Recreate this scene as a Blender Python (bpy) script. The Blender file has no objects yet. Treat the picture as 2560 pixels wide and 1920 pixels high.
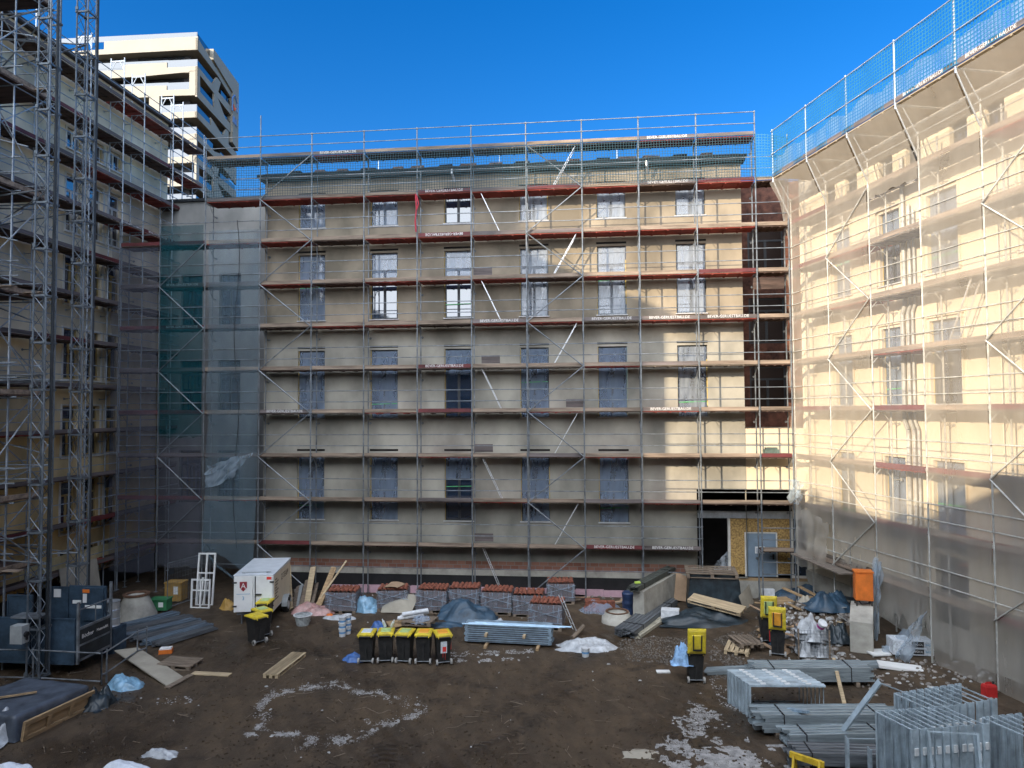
import bpy, math, random
from mathutils import Vector, Matrix, noise
D = bpy.data; SC = bpy.context.scene; COL = SC.collection
rnd = random.Random(7)
R = math.radians
# ---------------------------------------------------------------- camera
FPX = 1775.0; YAW, PITCH, ROLL = 0.1085, 0.0376, 0.0058
CAM = Vector((15.241, -31.455, 8.050))
_f = Vector((-math.sin(YAW)*math.cos(PITCH), math.cos(YAW)*math.cos(PITCH), math.sin(PITCH)))
_r0 = Vector((math.cos(YAW), math.sin(YAW), 0)); _u0 = _r0.cross(_f)
_r = math.cos(ROLL)*_r0 - math.sin(ROLL)*_u0; _u = math.sin(ROLL)*_r0 + math.cos(ROLL)*_u0
cd = D.cameras.new('camera'); cam = D.objects.new('camera', cd); COL.objects.link(cam)
cam.matrix_world = Matrix(((_r.x, _u.x, -_f.x, CAM.x), (_r.y, _u.y, -_f.y, CAM.y), (_r.z, _u.z, -_f.z, CAM.z), (0, 0, 0, 1)))
cd.sensor_width = 36; cd.lens = 36*FPX/2560; cd.clip_start = 0.1; cd.clip_end = 3000
SC.camera = cam
# ---------------------------------------------------------------- light
SUN_AZ, SUN_EL = R(45), R(17.5)          # light travels towards +x +y, low winter sun behind the left shoulder
sdir = Vector((math.sin(SUN_AZ)*math.cos(SUN_EL), math.cos(SUN_AZ)*math.cos(SUN_EL), -math.sin(SUN_EL)))
w = D.worlds.new('World'); SC.world = w; w.use_nodes = True
nt = w.node_tree; bg = nt.nodes['Background']
sky = nt.nodes.new('ShaderNodeTexSky'); sky.sky_type = 'NISHITA'; sky.sun_disc = False
sky.sun_elevation = SUN_EL; sky.sun_rotation = SUN_AZ + math.pi
sky.air_density = 1.0; sky.dust_density = 0.0; sky.ozone_density = 4.0; sky.altitude = 200
hs = nt.nodes.new('ShaderNodeHueSaturation'); hs.inputs['Saturation'].default_value = 1.30; hs.inputs['Value'].default_value = 0.43; hs.inputs['Hue'].default_value = 0.51
nt.links.new(sky.outputs[0], hs.inputs['Color'])
# bright haze added behind the viewer on the sun's side, filling the shaded walls
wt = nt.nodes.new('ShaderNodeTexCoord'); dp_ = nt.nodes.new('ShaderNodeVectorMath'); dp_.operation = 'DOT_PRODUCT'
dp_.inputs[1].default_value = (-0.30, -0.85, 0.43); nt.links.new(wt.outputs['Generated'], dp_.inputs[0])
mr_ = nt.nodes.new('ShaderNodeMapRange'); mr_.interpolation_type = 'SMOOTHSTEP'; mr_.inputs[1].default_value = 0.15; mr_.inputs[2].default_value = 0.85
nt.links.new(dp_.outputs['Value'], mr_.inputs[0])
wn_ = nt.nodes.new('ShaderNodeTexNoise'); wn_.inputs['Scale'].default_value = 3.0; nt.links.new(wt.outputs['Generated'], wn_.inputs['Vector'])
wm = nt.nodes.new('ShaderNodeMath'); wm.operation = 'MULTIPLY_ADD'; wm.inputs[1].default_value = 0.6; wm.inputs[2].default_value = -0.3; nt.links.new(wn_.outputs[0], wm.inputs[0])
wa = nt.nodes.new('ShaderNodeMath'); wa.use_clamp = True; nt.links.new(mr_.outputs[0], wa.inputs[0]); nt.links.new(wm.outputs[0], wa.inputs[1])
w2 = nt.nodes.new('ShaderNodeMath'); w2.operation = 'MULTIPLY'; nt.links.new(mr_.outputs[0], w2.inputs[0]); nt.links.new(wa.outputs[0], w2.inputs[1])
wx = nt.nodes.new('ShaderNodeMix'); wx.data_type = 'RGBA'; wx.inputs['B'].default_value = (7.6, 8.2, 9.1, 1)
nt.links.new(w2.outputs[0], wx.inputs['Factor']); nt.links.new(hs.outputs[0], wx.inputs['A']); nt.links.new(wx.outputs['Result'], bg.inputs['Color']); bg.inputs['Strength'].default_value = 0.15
sl = D.lights.new('sun', 'SUN'); so = D.objects.new('sun', sl); COL.objects.link(so)
sl.energy = 2.1; sl.angle = R(0.45); sl.color = (1.0, 0.83, 0.60)
so.rotation_euler = sdir.to_track_quat('-Z', 'Y').to_euler(); so.location = (-40, -60, 60)
vs = SC.view_settings; vs.view_transform = 'Standard'; vs.look = 'None'; vs.gamma = 1; vs.exposure = 1.88; vs.use_curve_mapping = False
cy = SC.cycles; cy.max_bounces = 8; cy.transparent_max_bounces = 24; cy.diffuse_bounces = 4; cy.glossy_bounces = 3; cy.caustics_reflective = False; cy.caustics_refractive = False
# ---------------------------------------------------------------- projection helpers
GZ = -0.3
def ray(px, py):
    return (_f + _r*((px-1280)/FPX) - _u*((py-960)/FPX)).normalized()
def G(px, py, z=GZ):                       # picture point on the ground
    d = ray(px, py); t = (z-CAM.z)/d.z; return CAM + d*t
def onY(px, py, y=0.0):
    d = ray(px, py); t = (y-CAM.y)/d.y; return CAM + d*t
def onX(px, py, x):
    d = ray(px, py); t = (x-CAM.x)/d.x; return CAM + d*t
# ---------------------------------------------------------------- materials
MATS = {}
def nodes_of(name):
    m = D.materials.new(name); m.use_nodes = True; MATS[name] = m
    n = m.node_tree; return m, n, n.nodes['Principled BSDF']
def nm(name, col, rough=0.8, var=0.18, scale=3.0, bump=0.0, bscale=20, metal=0.0, col2=None, spec=0.5, dirt=None, stretch=None, detail=6):
    m, n, b = nodes_of(name)
    tc = n.nodes.new('ShaderNodeTexCoord'); mp = n.nodes.new('ShaderNodeMapping')
    n.links.new(tc.outputs['Object'], mp.inputs[0])
    if stretch: mp.inputs['Scale'].default_value = stretch
    oi = n.nodes.new('ShaderNodeObjectInfo')
    ad = n.nodes.new('ShaderNodeVectorMath'); ad.operation = 'ADD'
    cx = n.nodes.new('ShaderNodeCombineXYZ'); mu = n.nodes.new('ShaderNodeMath'); mu.operation = 'MULTIPLY'; mu.inputs[1].default_value = 37
    n.links.new(oi.outputs['Random'], mu.inputs[0])
    for k in range(3): n.links.new(mu.outputs[0], cx.inputs[k])
    n.links.new(mp.outputs[0], ad.inputs[0]); n.links.new(cx.outputs[0], ad.inputs[1])
    nz = n.nodes.new('ShaderNodeTexNoise'); nz.inputs['Scale'].default_value = scale; nz.inputs['Detail'].default_value = detail; nz.inputs['Roughness'].default_value = 0.65
    n.links.new(ad.outputs[0], nz.inputs['Vector'])
    cr = n.nodes.new('ShaderNodeValToRGB')
    c2 = col2 or tuple(c*(1-2.2*var) for c in col); c1 = tuple(min(1, c*(1+var)) for c in col)
    cr.color_ramp.elements[0].position = 0.3; cr.color_ramp.elements[1].position = 0.7
    cr.color_ramp.elements[0].color = (*c2, 1); cr.color_ramp.elements[1].color = (*c1, 1)
    n.links.new(nz.outputs[0], cr.inputs[0]); n.links.new(cr.outputs[0], b.inputs['Base Color'])
    b.inputs['Roughness'].default_value = rough; b.inputs['Metallic'].default_value = metal; b.inputs['Specular IOR Level'].default_value = spec
    if bump:
        n2 = n.nodes.new('ShaderNodeTexNoise'); n2.inputs['Scale'].default_value = bscale; n2.inputs['Detail'].default_value = 4
        n.links.new(ad.outputs[0], n2.inputs['Vector'])
        bp = n.nodes.new('ShaderNodeBump'); bp.inputs['Strength'].default_value = bump; bp.inputs['Distance'].default_value = 0.02
        n.links.new(n2.outputs[0], bp.inputs['Height']); n.links.new(bp.outputs[0], b.inputs['Normal'])
    return m
def net_mat(name, col, alpha, scale=1.2, trans=0.5, weave=None, vary=0.12):
    """thin woven mesh: part of the light passes straight through, the rest is scattered"""
    m, n, b = nodes_of(name); out = n.nodes['Material Output']; n.nodes.remove(b)
    df = n.nodes.new('ShaderNodeBsdfDiffuse'); tl = n.nodes.new('ShaderNodeBsdfTranslucent'); tp = n.nodes.new('ShaderNodeBsdfTransparent')
    df.inputs[0].default_value = (*col, 1); tl.inputs[0].default_value = (*col, 1)
    m1 = n.nodes.new('ShaderNodeMixShader'); m1.inputs[0].default_value = trans
    n.links.new(df.outputs[0], m1.inputs[1]); n.links.new(tl.outputs[0], m1.inputs[2])
    tc = n.nodes.new('ShaderNodeTexCoord'); nz = n.nodes.new('ShaderNodeTexNoise'); nz.inputs['Scale'].default_value = scale; nz.inputs['Detail'].default_value = 5
    mp = n.nodes.new('ShaderNodeMapping'); mp.inputs['Scale'].default_value = (1, 1, 0.25)
    n.links.new(tc.outputs['Object'], mp.inputs[0]); n.links.new(mp.outputs[0], nz.inputs['Vector'])
    mr = n.nodes.new('ShaderNodeMapRange'); mr.inputs[1].default_value = 0.3; mr.inputs[2].default_value = 0.7
    mr.inputs[3].default_value = max(0, alpha-vary); mr.inputs[4].default_value = min(1, alpha+vary)
    n.links.new(nz.outputs[0], mr.inputs[0])
    m2 = n.nodes.new('ShaderNodeMixShader')
    n.links.new(mr.outputs[0], m2.inputs[0]); n.links.new(tp.outputs[0], m2.inputs[1]); n.links.new(m1.outputs[0], m2.inputs[2])
    n.links.new(m2.outputs[0], out.inputs[0])
    return m
def grid_mat(name, col, cell=0.1, line=0.12):
    """knotted safety net: square cells cut by alpha, laid out in the sheet's own UV metres"""
    m, n, b = nodes_of(name); b.inputs['Base Color'].default_value = (*col, 1); b.inputs['Roughness'].default_value = 0.7
    uv = n.nodes.new('ShaderNodeUVMap'); sp = n.nodes.new('ShaderNodeSeparateXYZ'); n.links.new(uv.outputs[0], sp.inputs[0])
    outs = []
    for k in range(2):
        d = n.nodes.new('ShaderNodeMath'); d.operation = 'DIVIDE'; d.inputs[1].default_value = cell; n.links.new(sp.outputs[k], d.inputs[0])
        f = n.nodes.new('ShaderNodeMath'); f.operation = 'FRACT'; n.links.new(d.outputs[0], f.inputs[0])
        g = n.nodes.new('ShaderNodeMath'); g.operation = 'LESS_THAN'; g.inputs[1].default_value = line; n.links.new(f.outputs[0], g.inputs[0]); outs.append(g)
    mx = n.nodes.new('ShaderNodeMath'); mx.operation = 'MAXIMUM'; n.links.new(outs[0].outputs[0], mx.inputs[0]); n.links.new(outs[1].outputs[0], mx.inputs[1])
    n.links.new(mx.outputs[0], b.inputs['Alpha'])
    return m
def glass_mat(name, col, rough=0.04, spec=0.9, ior=1.9):
    m, n, b = nodes_of(name); b.inputs['Base Color'].default_value = (*col, 1); b.inputs['Roughness'].default_value = rough
    b.inputs['Specular IOR Level'].default_value = spec; b.inputs['IOR'].default_value = ior
    tc = n.nodes.new('ShaderNodeTexCoord'); nz = n.nodes.new('ShaderNodeTexNoise'); nz.inputs['Scale'].default_value = 0.9
    bp = n.nodes.new('ShaderNodeBump'); bp.inputs['Strength'].default_value = 0.05
    n.links.new(tc.outputs['Object'], nz.inputs['Vector']); n.links.new(nz.outputs[0], bp.inputs['Height']); n.links.new(bp.outputs[0], b.inputs['Normal'])
    return m
M = MATS
nm('galv', (0.20, 0.22, 0.24), 0.45, 0.28, 2.5, metal=0.3)
nm('galv_mid', (0.33, 0.37, 0.41), 0.45, 0.25, 2.5, metal=0.3)
nm('snow_clean', (0.70, 0.74, 0.80), 0.9, 0.08, 6, bump=0.4, bscale=18)
nm('galv_sunlit', (0.50, 0.49, 0.45), 0.5, 0.22, 2.5, metal=0.15)  # galvanised steel paled for the sunlit wing, sunshine put into its colour
nm('galv_bright', (0.55, 0.58, 0.60), 0.38, 0.15, 3, metal=0.6)
nm('alu', (0.75, 0.76, 0.78), 0.35, 0.1, 3, metal=0.5)
nm('hoist_blue', (0.040, 0.072, 0.11), 0.55, 0.3, 2.0)
nm('hoist_dark', (0.02, 0.025, 0.03), 0.6, 0.3, 2.0)
nm('deck_bounce_lit', (0.46, 0.385, 0.28), 0.9, 0.2, 1.2, stretch=(0.5, 6, 6))  # platform wood paled to carry the bounced sunlight on its underside
nm('deck_wood', (0.20, 0.165, 0.135), 0.9, 0.3, 1.4, bump=0.3, stretch=(0.5, 6, 6), bscale=10)
nm('deck_red', (0.27, 0.042, 0.028), 0.75, 0.28, 1.0)
nm('deck_brown', (0.10, 0.062, 0.048), 0.85, 0.35, 1.2, stretch=(0.5, 5, 5))
nm('toe_wood', (0.27, 0.205, 0.155), 0.9, 0.32, 1.2, bump=0.3, stretch=(0.4, 5, 5), bscale=8)
nm('toe_red', (0.13, 0.026, 0.028), 0.7, 0.25, 1.0)
nm('toe_grey', (0.15, 0.125, 0.12), 0.85, 0.3, 1.2, stretch=(0.4, 5, 5))
nm('letter_white', (0.72, 0.70, 0.68), 0.7, 0.12, 8)
nm('timber', (0.40, 0.27, 0.145), 0.8, 0.22, 2.0, bump=0.2, stretch=(0.6, 6, 6))
nm('timber_old', (0.22, 0.17, 0.125), 0.9, 0.3, 2.0, bump=0.3, stretch=(0.6, 6, 6))
nm('timber_pale', (0.48, 0.37, 0.23), 0.8, 0.2, 2.0, bump=0.2, stretch=(0.6, 6, 6))
nm('white_paint', (0.78, 0.78, 0.76), 0.5, 0.06, 2)
nm('concrete', (0.40, 0.38, 0.33), 0.9, 0.18, 1.5, bump=0.25, bscale=25)
nm('rubber', (0.012, 0.012, 0.013), 0.75, 0.2, 4)
nm('black_plastic', (0.028, 0.027, 0.026), 0.55, 0.25, 6, col2=(0.009, 0.010, 0.011))
nm('yellow_plastic', (0.70, 0.55, 0.02), 0.5, 0.12, 5, col2=(0.42, 0.31, 0.05))
nm('orange_paint', (0.75, 0.19, 0.03), 0.5, 0.12, 3)
nm('snow', (0.34, 0.33, 0.32), 0.9, 0.22, 5, bump=0.4, bscale=18)
nm('brick_red', (0.26, 0.085, 0.05), 0.9, 0.3, 6, bump=0.3)
nm('black_bitumen', (0.010, 0.010, 0.011), 0.7, 0.3, 2)
nm('xps_pink', (0.52, 0.33, 0.38), 0.9, 0.1, 2)
nm('void_dark', (0.012, 0.010, 0.009), 0.95, 0.3, 1)
nm('osb', (0.46, 0.29, 0.10), 0.8, 0.35, 14, bump=0.1)
nm('tarp_grey', (0.075, 0.09, 0.115), 0.5, 0.25, 2.5, bump=0.4, bscale=6)
nm('tarp_dark', (0.022, 0.034, 0.042), 0.45, 0.3, 3, bump=0.4, bscale=5)
nm('tarp_blue', (0.035, 0.075, 0.12), 0.5, 0.3, 3, bump=0.4, bscale=5)
nm('cardboard', (0.40, 0.27, 0.17), 0.9, 0.14, 2)
glass_mat('glass', (0.018, 0.030, 0.055))
glass_mat('glass_tower', (0.015, 0.022, 0.03), 0.06)
net_mat('plastic_film', (0.50, 0.62, 0.80), 0.36, 2.5, 0.35, vary=0.10)
net_mat('film_clear', (0.7, 0.75, 0.8), 0.35, 6.0, 0.35, vary=0.25)
# ---------------------------------------------------------------- mesh builder
class MB:
    def __init__(s): s.v = []; s.f = []; s.uv = None
    def add(s, vs, fs):
        o = len(s.v); s.v += [tuple(v) for v in vs]; s.f += [tuple(i+o for i in f) for f in fs]; return s
    def box(s, c, d, rot=None):
        x, y, z = (k/2 for k in d)
        P = [Vector(p) for p in ((-x,-y,-z),(x,-y,-z),(x,y,-z),(-x,y,-z),(-x,-y,z),(x,-y,z),(x,y,z),(-x,y,z))]
        if rot is not None:
            mt = rot if isinstance(rot, Matrix) else Matrix.Rotation(rot, 3, 'Z')
            P = [mt @ p for p in P]
        c = Vector(c)
        return s.add([c+p for p in P], [(0,3,2,1),(4,5,6,7),(0,1,5,4),(1,2,6,5),(2,3,7,6),(3,0,4,7)])
    def bb(s, x0, x1, y0, y1, z0, z1): return s.box(((x0+x1)/2,(y0+y1)/2,(z0+z1)/2), (x1-x0,y1-y0,z1-z0))
    def tube(s, a, b, r, n=6, r2=None, cap=True):
        a = Vector(a); b = Vector(b); d = b-a
        if d.length < 1e-6: return s
        q = d.to_track_quat('Z', 'Y'); r2 = r if r2 is None else r2
        P = []
        for base, rr in ((a, r), (b, r2)):
            for k in range(n):
                t = 2*math.pi*k/n; P.append(base + q @ Vector((rr*math.cos(t), rr*math.sin(t), 0)))
        F = [(k, (k+1)%n, n+(k+1)%n, n+k) for k in range(n)]
        if cap: F += [tuple(range(n-1,-1,-1)), tuple(range(n, 2*n))]
        return s.add(P, F)
    def bar(s, a, b, w, h, up=(0,0,1)):
        a = Vector(a); b = Vector(b); d = (b-a); L = d.length
        if L < 1e-6: return s
        x = d/L; up = Vector(up); y = up.cross(x)
        if y.length < 1e-4: y = Vector((0,1,0)).cross(x)
        y.normalize(); z = x.cross(y)
        mt = Matrix((x, y, z)).transposed()
        return s.box((a+b)/2, (L, w, h), mt)
    def poly(s, pts, closed=False):
        return s.add(pts, [tuple(range(len(pts)))])
    def path(s, pts, r, n=5):
        for a, b in zip(pts[:-1], pts[1:]): s.tube(a, b, r, n)
        return s
    def lathe(s, prof, n=20, c=(0,0,0), cap=True):
        P = []; F = []
        for (r, z) in prof:
            for k in range(n):
                t = 2*math.pi*k/n; P.append((c[0]+r*math.cos(t), c[1]+r*math.sin(t), c[2]+z))
        for i in range(len(prof)-1):
            for k in range(n): F.append((i*n+k, i*n+(k+1)%n, (i+1)*n+(k+1)%n, (i+1)*n+k))
        if cap: F += [tuple(range(n-1,-1,-1)), tuple(range((len(prof)-1)*n, len(prof)*n))]
        return s.add(P, F)
    def prism(s, poly, axis_fn, t0, t1):
        """2-D outline given thickness; axis_fn(u, v, t) -> point"""
        n = len(poly)
        P = [axis_fn(u, v, t0) for u, v in poly] + [axis_fn(u, v, t1) for u, v in poly]
        F = [tuple(range(n-1,-1,-1)), tuple(range(n, 2*n))] + [(k,(k+1)%n,n+(k+1)%n,n+k) for k in range(n)]
        return s.add(P, F)
    def sheet(s, nu, nv, fn, uvfn=None):
        o = len(s.v)
        P = [fn(i/nu, j/nv) for j in range(nv+1) for i in range(nu+1)]
        F = [(j*(nu+1)+i, j*(nu+1)+i+1, (j+1)*(nu+1)+i+1, (j+1)*(nu+1)+i) for j in range(nv) for i in range(nu)]
        s.add(P, F)
        if uvfn: s.uv = [uvfn(i/nu, j/nv) for j in range(nv+1) for i in range(nu+1)]
        return s
    def mesh(s, name, mat, smooth=False):
        me = D.meshes.new(name); me.from_pydata(s.v, [], s.f); me.update()
        if mat: me.materials.append(M[mat] if isinstance(mat, str) else mat)
        if smooth: me.polygons.foreach_set('use_smooth', [True]*len(me.polygons))
        if s.uv:
            L = me.uv_layers.new(name='UVMap')
            for l in me.loops: L.data[l.index].uv = s.uv[l.vertex_index]
        return me
    def build(s, name, mat, parent=None, smooth=False, label=None):
        o = link(name, s.mesh(name, mat, smooth), parent)
        if label: o['label'] = label
        return o
def link(name, data, parent=None, loc=None, rot=None):
    o = D.objects.new(name, data); COL.objects.link(o)
    if parent is not None: o.parent = parent
    if loc is not None: o.location = loc
    if rot is not None: o.rotation_euler = rot
    return o
def thing(name, label, cat, loc=(0,0,0), rotz=0.0, group=None):
    o = link(name, None, None, loc, (0,0,rotz)); o.empty_display_size = 0.2
    o['label'] = label; o['category'] = cat; o['kind'] = 'thing'
    if group: o['group'] = group
    return o
def tag(o, label, cat, group=None):
    o['label'] = label; o['category'] = cat; o['kind'] = 'thing'
    if group: o['group'] = group
    return o
def dup(root, loc, rotz=0.0, label=None, group=None):
    def cp(o, par):
        c = o.copy(); COL.objects.link(c); c.parent = par
        for ch in o.children: cp(ch, c)
        return c
    r = cp(root, None); r.location = loc; r.rotation_euler = (0,0,rotz)
    if label: r['label'] = label
    if group: r['group'] = group
    return r
def struct(mb, name, mat, smooth=False):
    o = mb.build(name, mat, None, smooth); o['kind'] = 'structure'; return o
def stuff(mb, name, mat, label, smooth=False, parent=None):
    o = mb.build(name, mat, parent, smooth); o['kind'] = 'stuff'
    if label: o['label'] = label
    return o
_txt = {}
def text_mesh(s, size, mat, ext=0.002, align='CENTER'):
    key = (s, size, mat)
    if key in _txt: return _txt[key]
    cu = D.curves.new('lettering', 'FONT'); cu.body = s; cu.size = size; cu.extrude = ext; cu.align_x = align; cu.align_y = 'CENTER'; cu.resolution_u = 2
    o = D.objects.new('lettering', cu); COL.objects.link(o)
    dg = bpy.context.evaluated_depsgraph_get(); me = D.meshes.new_from_object(o.evaluated_get(dg))
    D.objects.remove(o); D.curves.remove(cu)
    me.materials.clear(); me.materials.append(M[mat]); _txt[key] = me; return me
def nz(x, y, z=0.0, sc=1.0): return noise.noise(Vector((x*sc, y*sc, z*sc)))
# ================================================================ ground
def mound(x, y):
    d = ((x-24.6)/3.6)**2 + ((y+2.6)/2.8)**2
    e = ((x-27.5)/3.0)**2 + ((y+9.0)/4.5)**2
    return 0.75*math.exp(-d*1.2) + 0.35*math.exp(-e)
def H(x, y):
    h = GZ + 0.05*nz(x, y, 0, 0.35) + 0.03*nz(x, y, 3, 1.3) + 0.018*nz(x, y, 7, 4.0)
    for (cx, ph) in ((9.0, 0.0), (10.9, 0.0), (13.6, 1.0), (15.5, 1.0)):      # wheel ruts
        t = x - (cx + 0.16*(y+14) + 0.5*math.sin(0.25*y+ph))
        if -16 > y > -31 or True: h -= (0.07*math.exp(-(t/0.22)**2) - 0.03*math.exp(-((abs(t)-.36)/0.12)**2)) * max(0, min(1, (-8-y)/5)) * (.6+.6*nz(x, y, 9, .5))
    return h + mound(x, y)
def axis(lo, hi, dlo, dhi, st):
    a = []; v = dlo
    while v <= dhi+1e-6: a.append(v); v += st
    step = st*2
    while a[-1] < hi: a.append(a[-1]+step); step *= 1.7
    step = st*2
    while a[0] > lo: a.insert(0, a[0]-step); step *= 1.7
    return a
gx = axis(-900, 900, -9, 33, 0.16); gy = axis(-600, 900, -19, 2, 0.16)
g = MB()
for yy in gy:
    for xx in gx:
        inside = -12 < xx < 36 and -34 < yy < 6
        g.v.append((xx, yy, H(xx, yy) if inside else GZ-0.02))
nxx = len(gx)
g.f = [(j*nxx+i, j*nxx+i+1, (j+1)*nxx+i+1, (j+1)*nxx+i) for j in range(len(gy)-1) for i in range(nxx-1)]
m, n, b = nodes_of('mud')
tc = n.nodes.new('ShaderNodeTexCoord')
def noi(sc, det=6, ro=0.6, st=None):
    z = n.nodes.new('ShaderNodeTexNoise'); z.inputs['Scale'].default_value = sc; z.inputs['Detail'].default_value = det; z.inputs['Roughness'].default_value = ro
    if st:
        mp = n.nodes.new('ShaderNodeMapping'); mp.inputs['Scale'].default_value = st; mp.inputs['Rotation'].default_value = (0, 0, R(10)); n.links.new(tc.outputs['Object'], mp.inputs[0]); n.links.new(mp.outputs[0], z.inputs['Vector'])
    else: n.links.new(tc.outputs['Object'], z.inputs['Vector'])
    return z
def ramp(src, p0, c0, p1, c1):
    c = n.nodes.new('ShaderNodeValToRGB'); c.color_ramp.elements[0].position = p0; c.color_ramp.elements[1].position = p1
    c.color_ramp.elements[0].color = (*c0, 1); c.color_ramp.elements[1].color = (*c1, 1); n.links.new(src, c.inputs[0]); return c
def mixc(a, bb, fac, mode='MIX'):
    x = n.nodes.new('ShaderNodeMix'); x.data_type = 'RGBA'; x.blend_type = mode
    n.links.new(a, x.inputs['A']); n.links.new(bb, x.inputs['B'])
    if isinstance(fac, float): x.inputs['Factor'].default_value = fac
    else: n.links.new(fac, x.inputs['Factor'])
    return x
big = noi(0.22, 5); mid = noi(1.6, 8, 0.7); fine = noi(9, 8, 0.75); streak = noi(2.2, 6, 0.7, (1.0, 0.25, 1))
c1 = ramp(big.outputs[0], 0.35, (0.032, 0.022, 0.0135), 0.65, (0.102, 0.068, 0.037))
c2 = ramp(mid.outputs[0], 0.35, (0.034, 0.024, 0.015), 0.70, (0.096, 0.065, 0.038))
c3 = ramp(fine.outputs[0], 0.30, (0.80, 0.79, 0.78), 0.76, (1.12, 1.11, 1.09))
cc = mixc(c1.outputs[0], c2.outputs[0], 0.5); cc2 = mixc(cc.outputs['Result'], c3.outputs[0], 0.75, 'MULTIPLY')
cs = ramp(streak.outputs[0], 0.42, (0.7, 0.68, 0.66), 0.6, (1.15, 1.12, 1.08)); cc3 = mixc(cc2.outputs['Result'], cs.outputs[0], 0.6, 'MULTIPLY')
n.links.new(cc3.outputs['Result'], b.inputs['Base Color'])
rr = ramp(big.outputs[0], 0.38, (0.30,)*3, 0.55, (0.9,)*3); n.links.new(rr.outputs[0], b.inputs['Roughness'])
wv = n.nodes.new('ShaderNodeTexWave'); wv.inputs['Scale'].default_value = 0.55; wv.inputs['Distortion'].default_value = 9; wv.inputs['Detail'].default_value = 3; wv.inputs['Detail Scale'].default_value = 0.5
wmp = n.nodes.new('ShaderNodeMapping'); wmp.inputs['Rotation'].default_value = (0, 0, R(-28)); n.links.new(tc.outputs['Object'], wmp.inputs[0]); n.links.new(wmp.outputs[0], wv.inputs['Vector'])
ad0 = n.nodes.new('ShaderNodeMath'); ad0.operation = 'MULTIPLY_ADD'; ad0.inputs[1].default_value = 0.5; n.links.new(wv.outputs[1], ad0.inputs[0]); n.links.new(mid.outputs[0], ad0.inputs[2])
ad = n.nodes.new('ShaderNodeMath'); ad.operation = 'MULTIPLY_ADD'; ad.inputs[1].default_value = 0.3
n.links.new(fine.outputs[0], ad.inputs[0]); n.links.new(ad0.outputs[0], ad.inputs[2])
# tyre tracks: two pairs of lugged strips pressed into the mud, broken up by noise
def mth(op, a, b_=None, c=None):
    x = n.nodes.new('ShaderNodeMath'); x.operation = op
    for i, q in enumerate((a, b_, c)):
        if q is None: continue
        if isinstance(q, (int, float)): x.inputs[i].default_value = q
        else: n.links.new(q, x.inputs[i])
    return x.outputs[0]
sxy = n.nodes.new('ShaderNodeSeparateXYZ'); n.links.new(tc.outputs['Object'], sxy.inputs[0]); X_, Y_ = sxy.outputs[0], sxy.outputs[1]
wob = mth('MULTIPLY_ADD', noi(0.18, 2).outputs[0], 5.0, -2.5); masks = None; gate = noi(0.5, 3)
for (kx, ky, off) in ((1.0, -0.55, 19.0), (1.0, -0.55, 20.7), (0.35, 1.0, -7.0), (0.35, 1.0, -5.4), (1.0, 0.4, 3.2), (1.0, 0.4, 4.8)):
    u_ = mth('ADD', mth('ADD', mth('MULTIPLY', X_, kx), mth('MULTIPLY', Y_, ky)), wob); d_ = mth('ABSOLUTE', mth('SUBTRACT', u_, off))
    m_ = n.nodes.new('ShaderNodeMapRange'); m_.inputs[1].default_value = .30; m_.inputs[2].default_value = .18; n.links.new(d_, m_.inputs[0])
    v_ = mth('ADD', mth('MULTIPLY', X_, -ky), mth('MULTIPLY', Y_, kx)); lug = mth('SINE', mth('MULTIPLY_ADD', d_, 14.0, mth('MULTIPLY', v_, 26.0)))
    q_ = mth('MULTIPLY', m_.outputs[0], mth('MULTIPLY_ADD', lug, .35, .65)); masks = q_ if masks is None else mth('MAXIMUM', masks, q_)
gm = n.nodes.new('ShaderNodeMapRange'); gm.inputs[1].default_value = .42; gm.inputs[2].default_value = .6; n.links.new(gate.outputs[0], gm.inputs[0]); masks = mth('MULTIPLY', masks, gm.outputs[0])
tcol = n.nodes.new('ShaderNodeMix'); tcol.data_type = 'RGBA'; tcol.blend_type = 'MULTIPLY'; tcol.inputs['B'].default_value = (.52, .5, .48, 1); n.links.new(masks, tcol.inputs['Factor']); n.links.new(cc3.outputs['Result'], tcol.inputs['A']); n.links.new(tcol.outputs['Result'], b.inputs['Base Color'])
ad = ad.outputs[0]; ad = mth('SUBTRACT', ad, mth('MULTIPLY', masks, .35)).node
bp = n.nodes.new('ShaderNodeBump'); bp.inputs['Strength'].default_value = 0.7; bp.inputs['Distance'].default_value = 0.12
n.links.new(ad.outputs[0], bp.inputs['Height']); n.links.new(bp.outputs[0], b.inputs['Normal'])
struct(g, 'ground', 'mud', True)

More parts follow.
